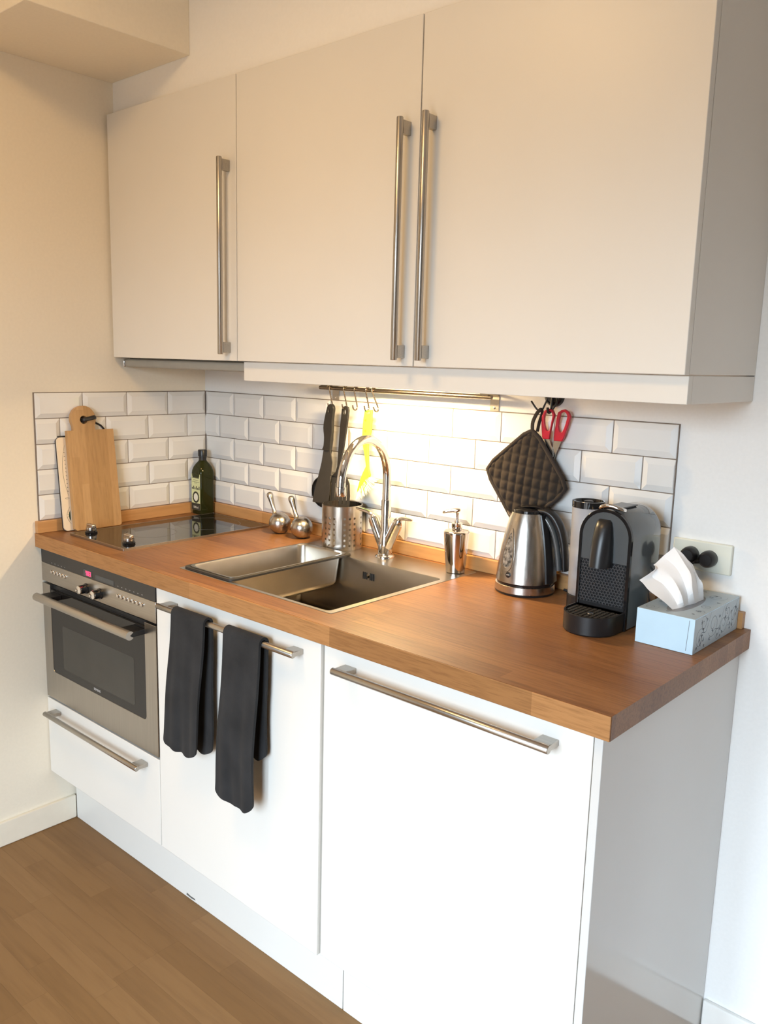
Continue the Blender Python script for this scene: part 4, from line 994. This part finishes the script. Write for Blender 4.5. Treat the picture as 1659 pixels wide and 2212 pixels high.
HK = [(-0.0375, 1.3840), (-0.0385, 1.3905), (-0.0440, 1.3950), (-0.0505, 1.3925), (-0.0525, 1.3850), (-0.0455, 1.3620), (-0.0395, 1.3430), (-0.0390, 1.3365), (-0.0430, 1.3310), (-0.0490, 1.3305), (-0.0545, 1.3350), (-0.0575, 1.3440)]
hl = ['steel S-hook holding the spatula and the ladle', 'steel S-hook holding the slotted turner', 'empty steel S-hook between the slotted turner and the lime brush', 'steel S-hook holding the lime dish brush', 'empty steel S-hook beyond the lime brush, its foot swung sideways']
for i, (hx, tw) in enumerate(((0.652, 0.0), (0.7090, 0.0), (0.7500, 0.0), (0.7940, 0.0), (0.8170, 0.014))):
    p = smoothpts([(hx + tw * max(0, (1.386 - z) / 0.055), y, z) for y, z in HK], 5)
    o = MB().tube(p, 0.0020, 8).build('s_hook', M['rail'], None, smooth=60)
    tag(o, hl[i], 'hook', 'S-hooks on the utensil rail')
def plate_with_hole(name, poly, hole, yc, th, m, parent, bevel=0.001):
    bm = bmesh.new()
    A = [bm.verts.new((a, b, 0)) for a, b in poly]; ed = [bm.edges.new((A[i], A[(i + 1) % len(A)])) for i in range(len(A))]
    hs = hole if isinstance(hole[0], list) else [hole]
    rings = []
    for h in hs:
        B = [bm.verts.new((a, b, 0)) for a, b in h]; rings.append(len(B))
        ed += [bm.edges.new((B[i], B[(i + 1) % len(B)])) for i in range(len(B))]
    bmesh.ops.triangle_fill(bm, use_beauty=True, edges=ed); bm.verts.index_update()
    tr = [tuple(v.index for v in f.verts) for f in bm.faces]; fl_ = [tuple(v.co) for v in bm.verts]; bm.free()
    n = len(fl_); vs = [(p[0], p[1], yc - th / 2) for p in fl_] + [(p[0], p[1], yc + th / 2) for p in fl_]
    fs = [tuple(reversed(t)) for t in tr] + [tuple(i + n for i in t) for t in tr]
    st_ = 0
    for k in [len(poly)] + rings:
        fs += [(st_ + i, st_ + (i + 1) % k, n + st_ + (i + 1) % k, n + st_ + i) for i in range(k)]; st_ += k
    return MB().add(vs, fs, XZ).build(name, m, parent, smooth=35, bevel=bevel)
def dens(poly, n=3):
    p = [(a, b, 0) for a, b in poly] + [(poly[0][0], poly[0][1], 0)]
    return [(q[0], q[1]) for q in smoothpts(p, n)[:-1]]
SPH = [(0.6492, 1.3347), (0.6436, 1.3177), (0.6380, 1.2972), (0.6344, 1.2734), (0.6378, 1.2466), (0.6359, 1.2210), (0.6320, 1.2104), (0.6595, 1.2094), (0.6635, 1.2267), (0.6658, 1.2488), (0.6693, 1.2658), (0.6691, 1.2926), (0.6711, 1.3127), (0.6737, 1.3311), (0.6681, 1.3407), (0.6586, 1.3422)]
SPB = [(0.6337, 1.2110), (0.6259, 1.1722), (0.6108, 1.1240), (0.5955, 1.0786), (0.5897, 1.0515), (0.5960, 1.0502), (0.6551, 1.0556), (0.6605, 1.0866), (0.6631, 1.1298), (0.6698, 1.1765), (0.6614, 1.2110)]
spu = thing('spatula', (0.65, -0.05, 1.05), 'black spatula with waisted grip hanging nearest the shakers', 'spatula')
plate_with_hole('handle', dens(SPH), [(0.6566 + 0.0032 * math.cos(t), 1.3235 + 0.0070 * math.sin(t)) for t in [2 * PI * k / 14 for k in range(14)]], -0.0525, 0.0100, M['nylon'], spu, 0.002)
MB().prism(SPB, -0.0545, -0.0520, XZ).build('blade', M['nylongrey'], spu, smooth=0, bevel=0.0008)
tu = thing('slotted_turner', (0.69, -0.042, 1.04), 'black slotted turner with a long straight handle, behind the tap', 'turner')
TUH = [(0.6978, 1.3306), (0.6920, 1.2838), (0.6865, 1.2164), (0.6830, 1.1654), (0.6763, 1.1476), (0.6598, 1.1345), (0.6850, 1.1345), (0.6978, 1.1871), (0.7064, 1.2182), (0.7186, 1.2857), (0.7244, 1.3272), (0.7219, 1.3369), (0.7115, 1.3399), (0.7023, 1.3366)]
plate_with_hole('handle', TUH, [(0.7096 + 0.0042 * math.cos(t), 1.3222 + 0.0075 * math.sin(t)) for t in [2 * PI * k / 14 for k in range(14)]], -0.0445, 0.0060, M['nylon'], tu, 0.0012)
TUB = [(0.6586, 1.1338), (0.6533, 1.1022), (0.6468, 1.0615), (0.6450, 1.0316), (0.7308, 1.0434), (0.7331, 1.0862), (0.7311, 1.1198), (0.7201, 1.1388), (0.6812, 1.1405)]
slots_ = []
for k in range(5):
    xa = 0.6545 + 0.0155 * k
    slots_.append([(xa + 0.0035, 1.115), (xa + 0.0070, 1.1155), (xa + 0.0045, 1.058), (xa + 0.0010, 1.0575)])
plate_with_hole('blade', TUB, slots_, -0.0445, 0.0026, M['nylongrey'], tu, 0.0)
la = thing('ladle', (0.61, -0.03, 1.04), 'black ladle hanging behind the spatula, round bowl showing', 'ladle')
prof = [(0.0460 * math.sin(PI / 2 * k / 8) + 0.0005, -0.0190 * math.cos(PI / 2 * k / 8)) for k in range(9)] + [(0.0440, 0.0006)] + [(0.0440 * math.sin(PI / 2 * k / 8) + 0.0005, -0.0170 * math.cos(PI / 2 * k / 8)) for k in range(7, -1, -1)]
MB().lathe(prof, 36, xf=lambda p: (0.6065 + p[0], -0.0300 + p[2] * -1 * 1.0 - 0.0, 1.0800 + p[1])).build('bowl', M['nylon'], la)
MB().tube([(0.6220, -0.0300, 1.1190), (0.6320, -0.0330, 1.16), (0.6450, -0.0330, 1.24), (0.6520, -0.0380, 1.325)], [(0.0030, 0.0070)] * 4, 10, flat=(0, 1, 0)).build('handle', M['nylon'], la)
brs = thing('dish_brush', (0.80, -0.042, 1.08), 'lime green dish brush hanging behind the tap arch', 'brush')
BRH = [(0.7863, 1.3308), (0.7815, 1.3062), (0.7785, 1.2572), (0.7826, 1.2314), (0.7901, 1.2042), (0.7954, 1.1768), (0.7848, 1.1592), (0.7741, 1.1381), (0.7637, 1.1068), (0.7638, 1.1018), (0.7865, 1.1012), (0.7992, 1.1277), (0.8106, 1.1537), (0.8045, 1.1711), (0.8023, 1.2053), (0.8003, 1.2329), (0.8061, 1.2594), (0.8100, 1.2758), (0.8120, 1.3146), (0.8125, 1.3339)]
tri = []
for zc1 in (1.3047, 1.2750, 1.2450): tri.append([(0.7868, zc1), (0.7935, zc1 + 0.0042), (0.7935, zc1 - 0.0042)])
plate_with_hole('handle', BRH, [[(0.8000 + 0.004 * math.cos(t), 1.3255 + 0.004 * math.sin(t)) for t in [2 * PI * k / 12 for k in range(12)]]], -0.0440, 0.0070, M['lime'], brs, 0.0012)
for q in tri: MB().prism(q, -0.0480, -0.0470, XZ).build('grip_mark', M['limedark'], brs, smooth=0)
mb = MB(); random.seed(5)
for k in range(110):
    t = random.random()
    bx_ = 0.7700 + (0.8080 - 0.7700) * t + random.uniform(-0.005, 0.004); bz_ = 1.1035 + (1.1480 - 1.1035) * t
    a = math.radians(-105 + 95 * t) ; L = 0.027 + random.uniform(-0.003, 0.002)
    yy = -0.0440 + random.uniform(-0.009, 0.009)
    mb.tube([(bx_, yy * 0.5 - 0.022, bz_), (bx_ + L * math.cos(a), yy + random.uniform(-0.002, 0.002), bz_ + L * math.sin(a))], 0.00055, 4)
stuff(mb.build('bristles', M['bristle'], brs, smooth=0))

# ------------------------------------------------------------------ suction hook, scissors, pot holder
hk = thing('suction_hook', (1.354, -0.01, 1.40), 'black round suction hook on the wall under the pelmet', 'hook')
MB().lathe([(0.0255, 0.0), (0.0255, 0.004), (0.0225, 0.011), (0.0140, 0.016)], 32, xf=lambda p: (1.3540 + p[0], -0.0006 - p[2], 1.3965 + p[1])).build('disc', M['blackgloss'], hk)
MB().tube(smoothpts([(1.3560, -0.0160, 1.4000), (1.3562, -0.0190, 1.3800), (1.3563, -0.0215, 1.3640), (1.3563, -0.0270, 1.3580), (1.3565, -0.0340, 1.3610), (1.3570, -0.0375, 1.3700)], 4), 0.0032, 10).build('prong', M['black'], hk)
MB().tube(smoothpts([(1.3660, -0.0150, 1.3950), (1.3690, -0.0180, 1.3830), (1.3640, -0.0220, 1.3700), (1.3590, -0.0230, 1.3640)], 4), 0.0022, 10).build('prong', M['black'], hk)
MB().tube(smoothpts([(1.3440, -0.0145, 1.3960), (1.3370, -0.0180, 1.3750), (1.3310, -0.0230, 1.3600), (1.3230, -0.0290, 1.3650), (1.3080, -0.0310, 1.3830)], 5), 0.0022, 10).build('prong', M['black'], hk)
scs = thing('scissors', (1.375, -0.03, 1.26), 'red-handled scissors hanging from the black suction hook', 'scissors')
SC1o = [(1.3554, 1.3682), (1.3451, 1.3626), (1.3393, 1.3494), (1.3389, 1.3321), (1.3421, 1.3093), (1.3446, 1.2965), (1.3627, 1.2972), (1.3647, 1.3167), (1.3696, 1.3399), (1.3734, 1.3543), (1.3678, 1.3653)]
SC1i = [(1.3566, 1.3626), (1.3503, 1.3586), (1.3468, 1.3498), (1.3467, 1.3384), (1.3502, 1.3243), (1.3556, 1.3168), (1.3620, 1.3194), (1.3649, 1.3367), (1.3672, 1.3511), (1.3641, 1.3602)]
SC2o = [(1.3871, 1.3664), (1.3787, 1.3603), (1.3756, 1.3460), (1.3738, 1.3259), (1.3713, 1.3029), (1.3719, 1.2944), (1.3938, 1.2940), (1.3994, 1.3065), (1.4072, 1.3311), (1.4120, 1.3525), (1.4064, 1.3634), (1.3965, 1.3684)]
SC2i = [(1.3907, 1.3610), (1.3861, 1.3579), (1.3837, 1.3465), (1.3817, 1.3293), (1.3858, 1.3169), (1.3907, 1.3151), (1.3965, 1.3247), (1.4016, 1.3420), (1.4033, 1.3520), (1.4004, 1.3588), (1.3954, 1.3620)]
plate_with_hole('handle', SC1o, dens(SC1i, 2), -0.0290, 0.0075, M['red'], scs, 0.0015)
plate_with_hole('handle', SC2o, dens(SC2i, 2), -0.0240, 0.0075, M['red'], scs, 0.0015)
MB().prism([(1.3470, 1.2975), (1.3605, 1.2980), (1.3709, 1.2742), (1.3765, 1.2300), (1.3735, 1.2310)], -0.0280, -0.0266, XZ).build('blade', M['steelround'], scs, smooth=0)
MB().prism([(1.3725, 1.2960), (1.3915, 1.2955), (1.3796, 1.2663), (1.3700, 1.2290), (1.3660, 1.2330), (1.3678, 1.2710)], -0.0256, -0.0242, XZ).build('blade', M['steelround'], scs, smooth=0)
# pot holder
ph_ = thing('pot_holder', (1.31, -0.02, 1.08), 'brown quilted pot holder hanging cornerwise behind the kettle', 'pot holder')
C0 = Vector((1.3188, -0.0350, 1.3232)); e1 = Vector((-0.763, 0.0, -0.646)); e2 = Vector((0.606, 0.0, -0.795)); SZ = 0.1730
NQ = 64; grid = []
for i in range(NQ + 1):
    row = []
    for j in range(NQ + 1):
        s, t = i / NQ, j / NQ
        # round the corners of the square
        ss, tt = s - 0.5, t - 0.5
        m_ = max(abs(ss), abs(tt)) * 2
        rad_ = math.hypot(ss, tt) * 2
        k = 1.0
        if rad_ > 1.18: k = 1 - 0.30 * (rad_ - 1.16)
        p = C0 + e1 * SZ * (0.5 + ss * k) + e2 * SZ * (0.5 + tt * k)
        u_, v_ = (s + t) * SZ / math.sqrt(2), (s - t) * SZ / math.sqrt(2)
        q = (abs(math.sin(PI * u_ / 0.0230)) * abs(math.sin(PI * v_ / 0.0230))) ** 0.45
        edge = min(s, t, 1 - s, 1 - t)
        h = 0.0058 * q * min(1, edge / 0.05) - 0.0005
        bow = 0.004 * math.sin(PI * s) * math.sin(PI * t)
        row.append((p.x, p.y - h - bow, p.z))
    grid.append(row)
MB().loft(grid, closed=False).build('quilted_pad', M['quilt'], ph_, smooth=80, recalc=False)
back = [[(x, -0.0310, z) for x, y, z in r] for r in grid]
MB().loft(back[::4] , closed=False).build('backing', M['quilt'], ph_, smooth=0)
per = [grid[0][j] for j in range(NQ)] + [grid[i][NQ] for i in range(NQ)] + [grid[NQ][NQ - j] for j in range(NQ)] + [grid[NQ - i][0] for i in range(NQ)]
per = [(x, -0.0340, z) for x, y, z in per[::4]]
lo2 = []
for i in range(len(per)):
    a, b, c = Vector(per[i - 1]), Vector(per[i]), Vector(per[(i + 1) % len(per)])
    tn = (c - a).normalized(); nn_ = Vector((0, -1, 0)); bb = tn.cross(nn_)
    lo2.append([tuple(b + bb * (0.0058 * math.cos(2 * PI * k / 8)) + nn_ * (0.0048 * math.sin(2 * PI * k / 8))) for k in range(8)])
MB().loft(lo2, ring=True).build('binding', M['quiltedge'], ph_, smooth=80)
MB().tube(smoothpts([(1.3190, -0.0370, 1.3150), (1.3200, -0.0380, 1.3350), (1.3270, -0.0330, 1.3560), (1.3335, -0.0270, 1.3650), (1.3370, -0.0270, 1.3560), (1.3345, -0.0330, 1.3350), (1.3310, -0.0340, 1.3130)], 5), [(0.0050, 0.0016)] * 31, 10, flat=(1, 0, 0)).build('hanging_loop', M['quiltedge'], ph_)

# ------------------------------------------------------------------ tea towels on the sink-unit handle
def towel(xc, w, ztop_, zf, zbk, skew, label, seed, dback):
    random.seed(seed)
    rb_ = 0.0115; yb_ = -DD - 0.0025 - 0.035
    prof = []
    n1 = 26
    for k in range(n1 + 1):                       # front layer, from the hem up
        t = k / n1; z = zf + (ztop_ - 0.012 - zf) * t
        prof.append((yb_ - rb_ - 0.010 * math.sin(PI * (1 - t)) * (1 - t) - 0.006 * (1 - t), z, 1 - t, 0))
    for k in range(1, 8):
        a = PI * k / 8; prof.append((yb_ - rb_ * math.cos(a), ztop_ - 0.012 + 0.012 * math.sin(a), 0, 0))
    n2 = 22
    for k in range(n2 + 1):
        t = k / n2; z = ztop_ - 0.012 + (zbk - ztop_ + 0.012) * t
        prof.append((yb_ + rb_ - 0.0005 + 0.003 * t, z, t, 1))
    NX = 26; rows_ = []
    p1, p2, p3 = random.uniform(0, 6), random.uniform(0, 6), random.uniform(0, 6)
    for (y, z, q, bk) in prof:
        row = []
        for i in range(NX + 1):
            s = i / NX - 0.5
            ww = w * (1 + 0.05 * q)
            x = xc + s * ww + skew * q ** 1.3 * (1 if not bk else 0.35) + (dback * q ** 0.5 if bk else 0) + 0.0025 * math.sin(9 * q + p1) * q
            yy = y + q * (0.0030 * math.sin(s * 9 + p2 + 2.5 * q) + 0.0016 * math.sin(s * 21 + p3 - 3 * q)) * (0.6 if bk else 1)
            zz = z
            if q > 0.90: zz += (abs(s) * 2) ** 5 * 0.016 * ((q - 0.90) / 0.10) + 0.0018 * math.sin(s * 17 + p1) * ((q - 0.90) / 0.10)
            row.append((x, min(yy, -DD - 0.010), zz))
        rows_.append(row)
    o = MB().loft(rows_, closed=False).build('tea_towel', M['linen'], None, smooth=70, recalc=False, solid=0.0062)
    o.modifiers['thickness'].use_rim = True
    d = o.modifiers.new('soft', 'SUBSURF'); d.levels = 1; d.render_levels = 1
    return tag(o, label, 'towel', 'tea towels on the sink-unit handle')
towel(0.8050, 0.125, 0.8800, 0.5290, 0.5330, -0.028, 'shorter charcoal linen tea towel on the handle, beside the oven', 1, 0.000)
towel(1.0010, 0.122, 0.8800, 0.4720, 0.5880, -0.022, 'longer charcoal linen tea towel on the handle, farther from the oven', 2, -0.006)
